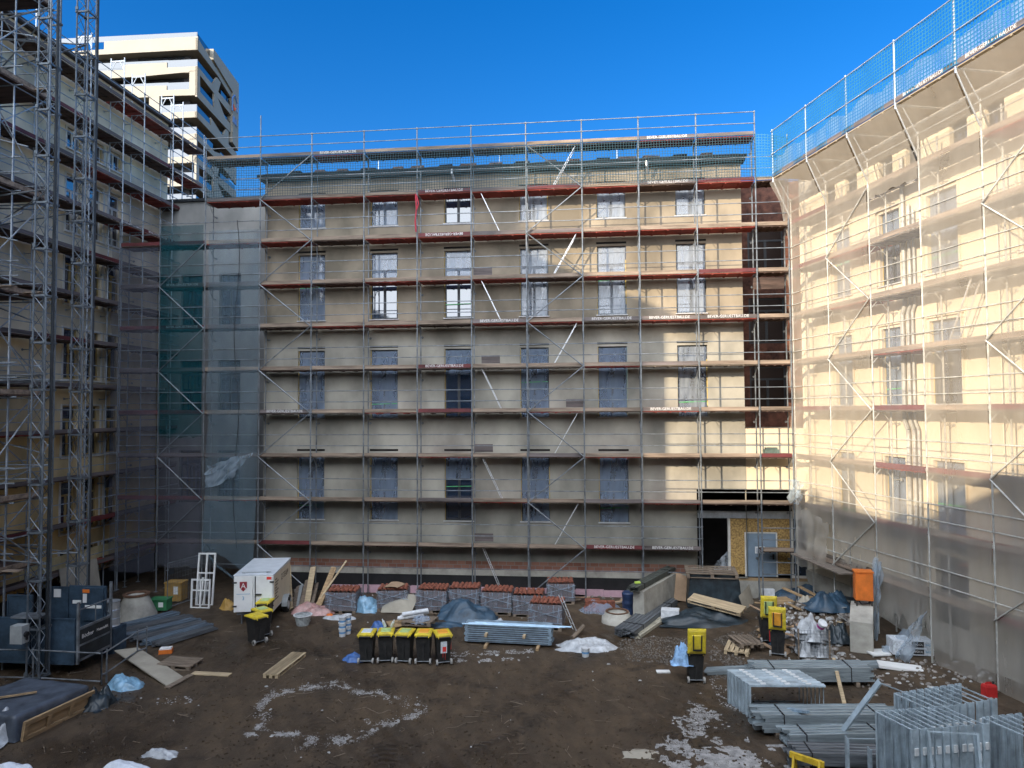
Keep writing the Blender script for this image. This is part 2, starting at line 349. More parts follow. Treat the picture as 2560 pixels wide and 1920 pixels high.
# ================================================================ plaster materials
def plaster(name, bands, blotch=0.25, sc=0.5):
    """render coats: colour by height (different coats on different storeys) plus cloudy damp stains"""
    m, n, b = nodes_of(name); tc = n.nodes.new('ShaderNodeTexCoord'); sp = n.nodes.new('ShaderNodeSeparateXYZ'); n.links.new(tc.outputs['Object'], sp.inputs[0])
    nz1 = n.nodes.new('ShaderNodeTexNoise'); nz1.inputs['Scale'].default_value = sc; nz1.inputs['Detail'].default_value = 8; nz1.inputs['Roughness'].default_value = 0.68; n.links.new(tc.outputs['Object'], nz1.inputs['Vector'])
    nzs = n.nodes.new('ShaderNodeTexNoise'); nzs.inputs['Scale'].default_value = 0.7; nzs.inputs['Detail'].default_value = 6
    mp = n.nodes.new('ShaderNodeMapping'); mp.inputs['Scale'].default_value = (0.85, 0.85, 0.6); n.links.new(tc.outputs['Object'], mp.inputs[0]); n.links.new(mp.outputs[0], nzs.inputs['Vector'])
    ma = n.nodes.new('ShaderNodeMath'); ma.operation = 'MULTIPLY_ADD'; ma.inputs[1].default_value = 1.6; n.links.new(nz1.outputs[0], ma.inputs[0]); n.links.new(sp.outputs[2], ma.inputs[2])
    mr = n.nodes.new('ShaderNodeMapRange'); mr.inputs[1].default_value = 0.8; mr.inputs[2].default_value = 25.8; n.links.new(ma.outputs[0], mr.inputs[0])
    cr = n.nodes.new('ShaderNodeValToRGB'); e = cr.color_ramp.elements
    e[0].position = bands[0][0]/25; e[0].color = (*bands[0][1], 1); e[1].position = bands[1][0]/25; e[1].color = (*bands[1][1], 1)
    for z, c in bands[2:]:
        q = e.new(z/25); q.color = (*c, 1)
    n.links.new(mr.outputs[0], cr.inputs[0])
    st = n.nodes.new('ShaderNodeValToRGB'); st.color_ramp.elements[0].position = 0.36; st.color_ramp.elements[1].position = 0.66
    st.color_ramp.elements[0].color = (1-blotch,)*3+(1,); st.color_ramp.elements[1].color = (1+blotch*0.6, 1+blotch*0.55, 1+blotch*0.5, 1)
    n.links.new(nzs.outputs[0], st.inputs[0])
    mx = n.nodes.new('ShaderNodeMix'); mx.data_type = 'RGBA'; mx.blend_type = 'MULTIPLY'; mx.inputs['Factor'].default_value = 1
    n.links.new(cr.outputs[0], mx.inputs['A']); n.links.new(st.outputs[0], mx.inputs['B']); n.links.new(mx.outputs['Result'], b.inputs['Base Color'])
    b.inputs['Roughness'].default_value = 0.92; b.inputs['Specular IOR Level'].default_value = 0.25
    n3 = n.nodes.new('ShaderNodeTexNoise'); n3.inputs['Scale'].default_value = 6; n3.inputs['Detail'].default_value = 6; n.links.new(tc.outputs['Object'], n3.inputs['Vector'])
    bp = n.nodes.new('ShaderNodeBump'); bp.inputs['Strength'].default_value = 0.22; bp.inputs['Distance'].default_value = 0.02; n.links.new(n3.outputs[0], bp.inputs['Height']); n.links.new(bp.outputs[0], b.inputs['Normal'])
    return m
GREY = (0.29, 0.272, 0.238); BEI = (0.43, 0.365, 0.27)
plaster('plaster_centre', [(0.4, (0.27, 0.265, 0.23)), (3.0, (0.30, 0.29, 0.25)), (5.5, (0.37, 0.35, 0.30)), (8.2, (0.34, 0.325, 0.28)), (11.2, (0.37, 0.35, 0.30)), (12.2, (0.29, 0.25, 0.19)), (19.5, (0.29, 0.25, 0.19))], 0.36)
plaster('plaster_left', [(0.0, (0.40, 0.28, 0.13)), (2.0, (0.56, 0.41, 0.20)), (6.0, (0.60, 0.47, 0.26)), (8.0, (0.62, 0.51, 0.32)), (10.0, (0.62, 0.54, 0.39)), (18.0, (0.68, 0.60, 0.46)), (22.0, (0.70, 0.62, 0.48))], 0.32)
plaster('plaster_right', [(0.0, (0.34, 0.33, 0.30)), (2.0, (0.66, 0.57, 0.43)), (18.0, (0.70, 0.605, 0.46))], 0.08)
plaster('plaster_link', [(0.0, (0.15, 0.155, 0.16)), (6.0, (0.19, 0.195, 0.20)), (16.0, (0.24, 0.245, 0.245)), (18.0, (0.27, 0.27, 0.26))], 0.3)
plaster('plaster_plain', [(0.0, (0.3, 0.29, 0.27)), (25.0, (0.32, 0.3, 0.28))], 0.15)

def wall_sheet(mb, P, u0, u1, z0, z1, holes, rev=0.22):
    """wall face with real openings; P(u, d, z): u along the wall, d into the wall"""
    us = sorted({u0, u1, *[h[0] for h in holes], *[h[1] for h in holes]}); zs = sorted({z0, z1, *[h[2] for h in holes], *[h[3] for h in holes]})
    us = [u for u in us if u0 <= u <= u1]; zs = [z for z in zs if z0 <= z <= z1]
    for i in range(len(us)-1):
        for j in range(len(zs)-1):
            cu, cz = (us[i]+us[i+1])/2, (zs[j]+zs[j+1])/2
            if any(h[0] < cu < h[1] and h[2] < cz < h[3] for h in holes): continue
            mb.add([P(us[i],0,zs[j]), P(us[i+1],0,zs[j]), P(us[i+1],0,zs[j+1]), P(us[i],0,zs[j+1])], [(0,1,2,3)])
    for (a, b_, c, d) in holes:
        for q in ((a,c,b_,c),(b_,c,b_,d),(b_,d,a,d),(a,d,a,c)):
            mb.add([P(q[0],0,q[1]), P(q[2],0,q[3]), P(q[2],rev,q[3]), P(q[0],rev,q[1])], [(0,1,2,3)])
glass_mat('pane_brown', (0.03, 0.018, 0.014), .35, .3, 1.4)
nm('frame_grey', (0.035, 0.038, 0.042), 0.5, 0.15, 3)
nm('frame_white', (0.62, 0.60, 0.55), 0.6, 0.12, 3)
nm('frame_ochre', (0.42, 0.30, 0.12), 0.7, 0.2, 3)
nm('tape_yellow', (0.62, 0.44, 0.10), 0.6, 0.2, 3)
nm('sill_zinc', (0.5, 0.5, 0.5), 0.5, 0.1, 3)
nm('tape_green', (0.10, 0.42, 0.16), 0.6, 0.1, 3)
net_mat('film_thick_sunlit', (0.58, 0.64, 0.72), 0.42, 3.5, 0.35, vary=0.25)  # heavier film for the sunlit windows, their brightness put partly into its colour
def crumple(mb, w, h, y0=0.0, amp=0.04, seed=0, z0=0.0, nx=12, nzz=18):
    mb.sheet(nx, nzz, lambda a, c: ((a-0.5)*w, y0-amp*abs(nz(a*7+seed, c*2.2, seed, 1.0))-amp*0.8*abs(nz(a*13+seed*3, c*5, 2, 1.0)), z0+c*h))
def make_window(parent, P, rot, uc, z0, z1, w, kind, seed, frame='frame_grey', dep=0.12, glass='glass'):
    """window set in an opening: frame with mullion and transom, glass, sill, protective film; local x along the wall, y into it"""
    h = z1-z0; loc = P(uc, dep, z0)
    mb = MB(); t = 0.075
    mb.bb(-w/2, -w/2+t, 0, .07, 0, h); mb.bb(w/2-t, w/2, 0, .07, 0, h); mb.bb(-w/2+t, w/2-t, 0, .07, 0, t); mb.bb(-w/2+t, w/2-t, 0, .07, h-t, h)
    tz = h*0.72 if h > 2 else h
    mb.bb(-.06, .06, -.004, .066, t, tz-(0 if h > 2 else t))
    if h > 2: mb.bb(-w/2+t, w/2-t, -.002, .068, tz-.04, tz+.05)
    wn = mb.build('window', frame, parent); wn.location = loc; wn.rotation_euler = (0, 0, rot)
    if frame in ('frame_ochre', 'frame_white'):
        mb = MB()
        for s in (-1, 1): mb.bb(s*(w/2+.09)-.05, s*(w/2+.09)+.05, -dep-.03, -dep-.002, -.02, h+.06)
        mb.bb(-w/2-.14, w/2+.14, -dep-.08, -dep-.002, -.085, -.025); mb.bb(-w/2-.04, w/2+.04, -dep-.028, -dep-.002, h+.0, h+.06); mb.build('trim', 'frame_white', wn)
    gl = MB(); gl.bb(-w/2+t, w/2-t, .03, .05, t, h-t); gl.build('pane', glass, wn)
    if kind is not None:
        sb = MB(); sb.bb(-w/2-.06, w/2+.06, -dep-.07, .0, -.045, -.003); sb.build('sill', 'sill_zinc', wn)
        if kind in ('full', 'top', 'bottom'):
            f = MB(); fw = w*0.97
            if kind == 'full': crumple(f, fw, h*0.98, -.02, .06, seed)
            elif kind == 'top': crumple(f, fw, h*0.36, -.02, .05, seed, h*0.62)
            else: crumple(f, fw, h*0.55, -.02, .07, seed, 0.02)
            f.build('film', 'film_thick_sunlit' if (seed % 7 >= 3 and seed//7 >= 2) or seed == 12 else 'plastic_film', wn, True)
        tp = MB(); tp.bb(-w/2-.05, -w/2+.01, -.03, -.012, 0, h)
        tp.build('tape', 'tape_yellow', wn)
        if seed % 3 == 0: tp = MB(); tp.bb(w/2-.03, w/2+.02, -.03, -.012, h*.15, h*.8); tp.build('tape', 'tape_yellow', wn)
        if seed % 2 == 0 and h > 2:
            gt = MB(); zz = h*(0.2+0.15*(seed % 4)); gt.bar((-w/2+.04, -.05, zz), (w/2-.04, -.05, zz+.03), .008, .035); gt.build('tape', 'tape_green', wn)
    return wn

# ================================================================ centre building
WY = 1.05                                                   # wall face behind the scaffold
cb = thing('apartment_house', 'long grey and beige rendered building standing square to the yard behind bare scaffolding', 'building', (0,0,0))
WX = [2.1+3.55*i for i in range(6)]
ROWS = [(3.0, 6.1), (7.75, 10.95), (12.4, 15.55), (16.85, 18.35)]
holes = []
for r, (za, zb) in enumerate(ROWS):
    for c, x in enumerate(WX):
        if r == 0 and c == 5: continue
        holes.append((x-.66, x+.66, za, zb))
PC = lambda u, d, z: Vector((u, WY+d, z))
mb = MB(); X0, X1 = -0.25, 22.1; ZT = 19.15
entry = (19.95, 25.0, 0.75, 4.5)
wall_sheet(mb, PC, X0, X1, 0.62, ZT, holes+[(19.95, X1, 0.62, 4.5)], 0.25)
mb.add([(X0,WY,-.3),(X0,WY,ZT),(X0,14,ZT),(X0,14,-.3)], [(0,1,2,3)])
mb.add([(X1,WY,4.5),(X1,WY,ZT),(X1,14,ZT),(X1,14,4.5)], [(0,1,2,3)])
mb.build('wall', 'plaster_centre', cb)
kinds = {0: ['full','full','top','full','full'], 1: ['full','full','top','full','full','full'], 2: ['full','top','top','full','full','full'], 3: ['full','full',None,'full','full','full']}
for r, (za, zb) in enumerate(ROWS):
    for c, x in enumerate(WX):
        if r == 0 and c == 5: continue
        k = kinds[r][c]
        make_window(cb, PC, 0.0, x, za, zb, 1.30, k if k else 'none', r*7+c)
        s = MB(); s.bb(x-.68, x+.68, WY-.012, WY+.02, zb+.10, zb+.19); s.build('shutter_slot', 'void_dark', cb)
# base: brick course, concrete plinth, bitumen coating, pink insulation
b1 = MB(); b1.bb(X0, 19.9, WY-.03, WY+.6, .78, 1.16); 
m, n, bb_ = nodes_of('base_brick'); bt = n.nodes.new('ShaderNodeTexBrick'); tc = n.nodes.new('ShaderNodeTexCoord'); mp = n.nodes.new('ShaderNodeMapping')
mp.inputs['Rotation'].default_value = (R(90), 0, 0); n.links.new(tc.outputs['Object'], mp.inputs[0]); n.links.new(mp.outputs[0], bt.inputs['Vector'])
bt.inputs['Color1'].default_value = (0.20, 0.085, 0.055, 1); bt.inputs['Color2'].default_value = (0.28, 0.14, 0.10, 1); bt.inputs['Mortar'].default_value = (0.22, 0.2, 0.18, 1)
bt.inputs['Scale'].default_value = 1.0; bt.inputs['Brick Width'].default_value = 0.38; bt.inputs['Row Height'].default_value = 0.5; bt.inputs['Mortar Size'].default_value = 0.012
n.links.new(bt.outputs[0], bb_.inputs['Base Color']); bb_.inputs['Roughness'].default_value = 0.9
b1.build('brick_course', 'base_brick', cb)
b2 = MB(); b2.bb(X0, 19.9, WY-.055, WY+.5, .52, .777); b2.build('plinth', 'concrete', cb)
b3 = MB(); b3.bb(X0, 19.9, WY-.04, WY+.5, -.4, .517); b3.build('bitumen_base', 'black_bitumen', cb)
b4 = MB()
for i in range(12):
    xa = 3.2+1.26*i; b4.bb(xa, xa+1.25, WY-.22-.02*(i % 3), WY-.043, -.4, -.02+.03*(i % 2))
b4.build('insulation', 'xps_pink', cb)
# eaves, gutter and roof
nm('gutter_metal', (0.018, 0.022, 0.026), 0.45, 0.2, 2)
nm('roof_dark', (0.045, 0.04, 0.04), 0.8, 0.3, 3, bump=0.4, bscale=8)
e1 = MB(); e1.bb(X0-.15, X1+.15, WY-.35, WY+.3, 19.155, 19.3); e1.build('eaves', 'gutter_metal', cb)
e2 = MB(); e2.tube((X0-.2, WY-.42, 19.33), (X1+.2, WY-.42, 19.33), .085, 8); e2.build('gutter', 'gutter_metal', cb)
e3 = MB(); e3.add([(X0-.15,WY-.3,19.305),(X1+.15,WY-.3,19.305),(X1+.15,8,21.3),(X0-.15,8,21.3),(X1+.15,14,19.3),(X0-.15,14,19.3)], [(0,1,2,3),(3,2,4,5),(0,3,5),(1,4,2)]); e3.build('roof', 'roof_dark', cb)
for x in (9.0, 17.9):
    dp = MB(); dp.path([(x, WY-.42, 19.3), (x, WY-.42, 19.05), (x+.1, WY-.2, 18.75)], .06, 8); dp.build('downpipe', 'galv_bright', cb)
# stacks of roof tiles laid along the eaves, lightning rods
nm('tile_stack', (0.30, 0.20, 0.17), 0.9, 0.3, 7)
nm('tile_dark', (0.03, 0.032, 0.036), 0.8, 0.3, 7)
for i in range(17):
    x = 1.2+i*1.22+rnd.uniform(-.15,.15); L = rnd.uniform(.5,.95); y = WY+.25+rnd.uniform(0,.15); zb = 19.305+(y-WY+.3)*.24+.03
    t = MB(); t.box((0,0,.09), (L,.4,.16)); t.box((.03,.01,.2),(L*.92,.38,.055), R(2))
    o = tag(t.build('roof_tile_stack', 'tile_stack' if i % 3 else 'tile_dark'), 'low stack of roof tiles lying on the roof edge above the scaffold', 'roof tiles', 'tile stacks along the roof edge')
    o.location = (x, y, zb); o.rotation_euler = (0, rnd.uniform(-.03,.03), rnd.uniform(-.06,.06))
for x in (4.7, 10.9, 16.7):
    t = MB(); t.tube((0,0,-.45),(0,0,.9),.02,5); o = tag(t.build('lightning_rod', 'alu'), 'thin lightning rod on the roof of the scaffolded centre building', 'rod', 'lightning rods on the roof'); o.location = (x, WY+2.2, 20.2)
# ---- entry bay between centre building and east wing: lintel zone, board infill with steel door
en = thing('entrance_block', 'entrance bay with chipboard wall and grey blue steel door under a dark stairwell recess', 'building')
mb = MB(); PE = lambda u, d, z: Vector((u, WY+.02+d, z))
wall_sheet(mb, PE, X1+.003, 25.2, 4.5, 7.2, [], .2); mb.add([(X1+.003,WY+.02,7.2),(25.2,WY+.02,7.2),(25.2,4,7.2),(X1+.003,4,7.2)], [(0,1,2,3)]); mb.build('wall', 'plaster_right', en)
nm('brick_dark', (0.15, 0.062, 0.04), 0.9, 0.35, 2.5, bump=0.3)
mb = MB(); wall_sheet(mb, lambda u, d, z: Vector((u, 3.6+d, z)), X1+.003, 26.2, 7.2, 19.0, [(22.9, 24.6, z, z+2.2) for z in (7.9, 11.2, 14.6)], .2)
mb.add([(26.2,3.6,7.2),(26.2,3.6,19.),(26.2,1.0,19.),(26.2,1.0,7.2)], [(0,1,2,3)]); mb.add([(X1+.003,3.6,19),(26.2,3.6,19),(26.2,12,19),(X1+.003,12,19)],[(0,1,2,3)])
mb.add([(X1+.004,WY+.1,7.2),(X1+.004,3.6,7.2),(X1+.004,3.6,18),(X1+.004,WY+.1,18)],[(0,1,2,3)])
mb.build('recess_wall', 'brick_dark', en)
for z in (7.9, 11.2, 14.6):
    make_window(en, lambda u, d, zz: Vector((u, 3.6+d, zz)), 0.0, 23.75, z, z+2.2, 1.66, None, int(z), 'frame_grey', .12, 'pane_brown')
# dark void behind the entrance
mb = MB(); mb.add([(19.95,WY+3,.6),(25.2,WY+3,.6),(25.2,WY+3,4.5),(19.95,WY+3,4.5),(19.95,WY+.25,4.5),(25.2,WY+.25,4.5),(19.95,WY+.25,.6),(25.2,WY+.25,.6)], [(0,1,2,3),(3,2,5,4),(0,3,4,6),(1,7,5,2),(0,6,7,1)]); mb.build('hallway', 'void_dark', en)
YE = WY+.18
mb = MB(); mb.bb(20.0, 25.0, YE-.06, YE+.1, 3.22, 3.52); mb.build('lintel_beam', 'galv_bright', en)
nm('door_blue', (0.21, 0.28, 0.35), 0.5, 0.1, 2)
mb = MB(); mb.bb(21.42, 22.02, YE, YE+.08, .75, 3.2); mb.bb(22.02, 23.42, YE, YE+.08, 2.62, 3.2); mb.bb(23.42, 24.02, YE, YE+.08, .75, 3.2); mb.build('board_infill', 'osb', en)
mb = MB(); mb.bb(21.31, 21.41, YE-.03, YE+.12, .62, 3.2); mb.build('door_post', 'frame_white', en)
mb = MB()
for x in (24.06, 25.02): mb.bb(x-.05, x+.05, YE-.03, YE+.12, .62, 3.2)
mb.bb(24.11, 24.97, YE-.02, YE+.06, .62, .72); mb.build('side_window_frame', 'frame_white', en)
mb = MB(); mb.bb(24.115, 24.965, YE+.02, YE+.04, .725, 3.2); mb.build('side_pane', 'glass', en)
mb = MB(); mb.bb(21.3, 25.1, YE-.1, YE-.005, .5, .61); mb.build('threshold', 'timber', en)
mb = MB(); mb.bb(19.95, 26.0, WY-.02, WY+3, -.5, .49); mb.build('foundation', 'concrete', en)
dr = MB(); dr.bb(22.08, 23.36, YE-.035, YE+.03, .66, 2.56); dr = dr.build('door', 'door_blue', en)
mb = MB(); mb.bb(22.02, 22.076, YE-.04, YE-.003, .66, 2.6); mb.bb(23.364, 23.42, YE-.04, YE-.003, .66, 2.6); mb.bb(22.076, 23.364, YE-.04, YE-.003, 2.562, 2.61); mb.build('door_frame', 'frame_white', dr)
mb = MB(); mb.bb(23.2, 23.28, YE-.06, YE-.037, 1.42, 1.66); mb.bar((23.24,YE-.08,1.58),(23.08,YE-.08,1.58),.03,.03); mb.build('handle', 'black_plastic', dr)
mb = MB(); mb.bb(22.46, 22.88, YE-.045, YE-.037, 1.68, 1.98); nt_ = mb.build('notice', 'white_paint', dr)
mb = MB()
for k in range(6): mb.bb(22.5, 22.84-.05*(k % 3), YE-.048, YE-.0455, 1.9-k*.035, 1.912-k*.035)
nm('ink_blue', (0.10, 0.14, 0.30), 0.8, 0.05, 3); mb.build('lettering', 'ink_blue', dr)
mb = MB()
for k in range(10): mb.bar((23.75, YE-.5+.03*k, .64+.1*k), (23.75, YE-.5+.03*k, .65+.1*k), .01, .01)
sh = MB(); sh.sheet(10, 10, lambda a, c: (20.55+a*.85*(1-c*.35)+.25*c, YE-.08-.12*nz(a*5, c*4, 1)-.0*c+.25*c, .66+c*1.1*(.5+.5*a)))
tag(sh.build('plastic_sheet', 'film_clear', None, True), 'clear plastic sheet leaning in the dark gap beside the chipboard wall', 'plastic sheet')

# ================================================================ left wing
LX = -8.1
lw = thing('ochre_wing', 'tall ochre and beige wing in shade behind scaffolding beside the hoist', 'building')
PL = lambda u, d, z: Vector((LX-d, u, z))
cols = [-9.7, -8.3, -7.0, -1.7, -.25, 1.1] + [-14.2, -12.8]
lrows = [(.7, 1.9), (2.7, 5.0), (6.1, 8.4), (9.6, 11.9), (13.0, 15.5), (16.3, 18.9), (20.1, 21.0)]
lh = [(c-.47, c+.47, a, b_) for c in cols for a, b_ in lrows]
mb = MB(); wall_sheet(mb, PL, -25.7, 5.5, -.4, 24.2, lh, .25)
mb.add([(LX,5.5,-.4),(LX,5.5,24.2),(LX-13,5.5,24.2),(LX-13,5.5,-.4)],[(0,1,2,3)]); mb.add([(LX,-25.7,-.4),(LX,-25.7,24.2),(LX-13,-25.7,24.2),(LX-13,-25.7,-.4)],[(0,1,2,3)])
mb.add([(LX-13,-25.7,-.4),(LX-13,-25.7,24.2),(LX-13,5.5,24.2),(LX-13,5.5,-.4)],[(0,1,2,3)])
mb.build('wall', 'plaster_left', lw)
for c in cols:
    for k, (a, b_) in enumerate(lrows):
        make_window(lw, PL, R(90), c, a, b_, .92, None if k < 4 else 'none', k, 'frame_ochre' if k < 5 else 'frame_white', .14)
mb = MB(); mb.bb(LX-13.2, LX+.25, -25.9, 5.7, 24.205, 24.4); mb.build('roof', 'roof_dark', lw)
mb = MB(); mb.bb(LX+.003, LX+.05, -4.4, 4.6, 1.0, 1.75); nm('insul_pale', (0.55, 0.47, 0.26), 0.85, 0.12, 2); mb.build('insulation', 'insul_pale', lw)
mb = MB(); mb.bb(LX+.003, LX+.09, -25.7, 5.5, -.4, .55); mb.build('plinth', 'black_bitumen', lw)
# ================================================================ link building behind the corner nets
lk = thing('corner_link', 'recessed dark grey corner building behind violet and green scaffold nets', 'building')
PK = lambda u, d, z: Vector((u, 5.0+d, z))
kcols = [-6.3, -4.1, -1.5]; krows = [(3.2, 6.0), (8.0, 10.9), (12.6, 15.6)]
kh = [(c-.62, c+.62, a, b_) for c in kcols for a, b_ in krows]
mb = MB(); wall_sheet(mb, PK, LX+.003, X0-.003, -.4, 19.6, kh, .25); mb.add([(LX+.003,5.,19.6),(X0-.003,5.,19.6),(X0-.003,14,19.6),(LX+.003,14,19.6)],[(0,1,2,3)])
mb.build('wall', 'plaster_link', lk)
for c in kcols:
    for k, (a, b_) in enumerate(krows): make_window(lk, PK, 0.0, c, a, b_, 1.2, None, k, 'frame_grey', .14)
mb = MB(); mb.bb(LX+.1, X0-.1, 4.85, 5.3, 19.605, 19.75); mb.build('coping', 'gutter_metal', lk)
# ================================================================ right wing
RO = Vector((23.95, 0.0, 0.0)); RA = R(16.0)                # scaffold line starts at the corner and opens towards the camera
rd = Vector((math.sin(RA), -math.cos(RA), 0)); rn = Vector((math.cos(RA), math.sin(RA), 0))      # along / into the wall
PR = lambda u, d, z: RO + rd*u + rn*(1.05+d) + Vector((0,0,z))
RR = math.atan2(rn.y, rn.x) - R(90)                         # local y into the wall
rw = thing('cream_wing', 'sunlit cream rendered wing behind pale netted scaffolding', 'building')
rcols = [(1.9, 1.1), (4.7, 1.1), (7.2, 1.35), (10.9, 1.35), (14.6, 1.35), (18.2, 1.35), (21.9, 1.35), (25.5, 1.35)]
rrows = [(3.4, 6.3), (8.2, 11.0), (12.6, 15.3)]
rh = [(c-w_/2, c+w_/2, a, b_) for c, w_ in rcols for a, b_ in rrows]
att = [1.2, 2.6, 4.6, 6.0, 8.0, 9.4, 11.8, 13.2, 15.6, 17.0, 19.4, 20.8, 23.0]
rh += [(c-.36, c+.36, 16.35, 17.35) for c in att]
rh.append((6.5, 7.9, .6, 3.2))
mb = MB(); wall_sheet(mb, PR, -1.05, 28, -.4, 18.6, rh, .28)
mb.add([PR(-1.05,0,18.6),PR(28,0,18.6),PR(28,12,18.6),PR(-1.05,12,18.6)],[(0,1,2,3)]); mb.add([PR(28,0,-.4),PR(28,0,18.6),PR(28,12,18.6),PR(28,12,-.4)],[(0,1,2,3)])
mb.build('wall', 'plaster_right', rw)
for i, (c, w_) in enumerate(rcols):
    for k, (a, b_) in enumerate(rrows): make_window(rw, PR, RR, c, a, b_, w_-.02, 'full' if (i+k) % 3 else 'top', i*3+k, 'frame_grey', .16)
for i, c in enumerate(att): make_window(rw, PR, RR, c, 16.35, 17.35, .7, None, i, 'frame_grey', .16)
make_window(rw, PR, RR, 7.2, .6, 3.2, 1.38, None, 1, 'frame_grey', .2)
mb = MB(); 
for c, w_ in rcols:
    for a, b_ in rrows:
        for s in (-1, 1): mb.bar(PR(c+s*(w_/2+.1), -.02, a-.05), PR(c+s*(w_/2+.1), -.02, b_+.1), .04, .12, rn)
        mb.bar(PR(c-w_/2-.16, -.022, b_+.13), PR(c+w_/2+.16, -.022, b_+.13), .05, .12, rn)
mb.build('window_surround', 'plaster_right', rw)
for u in (5.55,):
    for du, rr_ in ((0, .075), (.28, .06), (.5, .05)):
        mb = MB(); top = 17.0 if du < .1 else 15.5-du
        mb.path([PR(u+du,-.12,.6), PR(u+du,-.12,7.3), PR(u+du-.15,-.12,7.6), PR(u+du-.15,-.12,11.4), PR(u+du,-.12,11.7), PR(u+du,-.12,top)], rr_, 8); mb.build('downpipe', 'galv_sunlit', rw)
mb = MB(); mb.bar(PR(-1.05,-.02,-.4+.75), PR(28,-.02,-.4+.75), 1.5, .08, rn); 
mb = MB(); mb.prism([(-1.0,-.4),(28,-.4),(28,1.0),(-1.0,1.0)], lambda u, v, t: PR(u, t, v), -.06, -.004); mb.build('plinth', 'concrete', rw)
# ================================================================ white tower far behind
nm('tower_white', (0.31, 0.288, 0.238), 0.7, 0.05, 0.3); nm('tower_dark', (0.05, 0.05, 0.055), 0.8, 0.2, 0.5)
T0 = Vector((-35.7, 55.5, 0)); e1_ = Vector((-1.0, -.03, 0)).normalized(); e2_ = Vector((-.16, .987, 0)).normalized()
TP = lambda s, d, z: T0 + e1_*s + e2_*d + Vector((0,0,z))
tw = thing('white_tower', 'white high-rise apartment block with stepped balconies rising behind the ochre wing', 'building')
def tbox(mb, s0, s1, d0, d1, z0, z1): mb.prism([(s0,d0),(s1,d0),(s1,d1),(s0,d1)], lambda u, v, t: TP(u, v, t), z0, z1)
ZTOP = 57.7; FH = 3.02
core = MB(); tbox(core, 1.6, 30, 1.6, 15.4, 0, ZTOP-1.6); core.build('core_wall', 'tower_dark', tw)
pan = MB()
for k in range(13):
    z = ZTOP-1.4-FH*k-1.9
    tbox(pan, 2.6, 9.0, 1.52, 1.595, z-.6, z+1.5); tbox(pan, 11, 19.0, 1.52, 1.595, z-.6, z+1.5); tbox(pan, 21, 28, 1.52, 1.595, z-.6, z+1.5)
    tbox(pan, 1.52, 1.595, 2.5, 6.5, z-.6, z+1.5); tbox(pan, 1.52, 1.595, 8, 14.5, z-.6, z+1.5)
pan.build('window_band', 'glass_tower', tw)
def rail(s0, s1, d0, d1, z):
    mb = MB(); tbox(mb, min(s0,s1)-.0, max(s0,s1)+.03, min(d0,d1), max(d0,d1)+.03, z, z+1.0); return mb
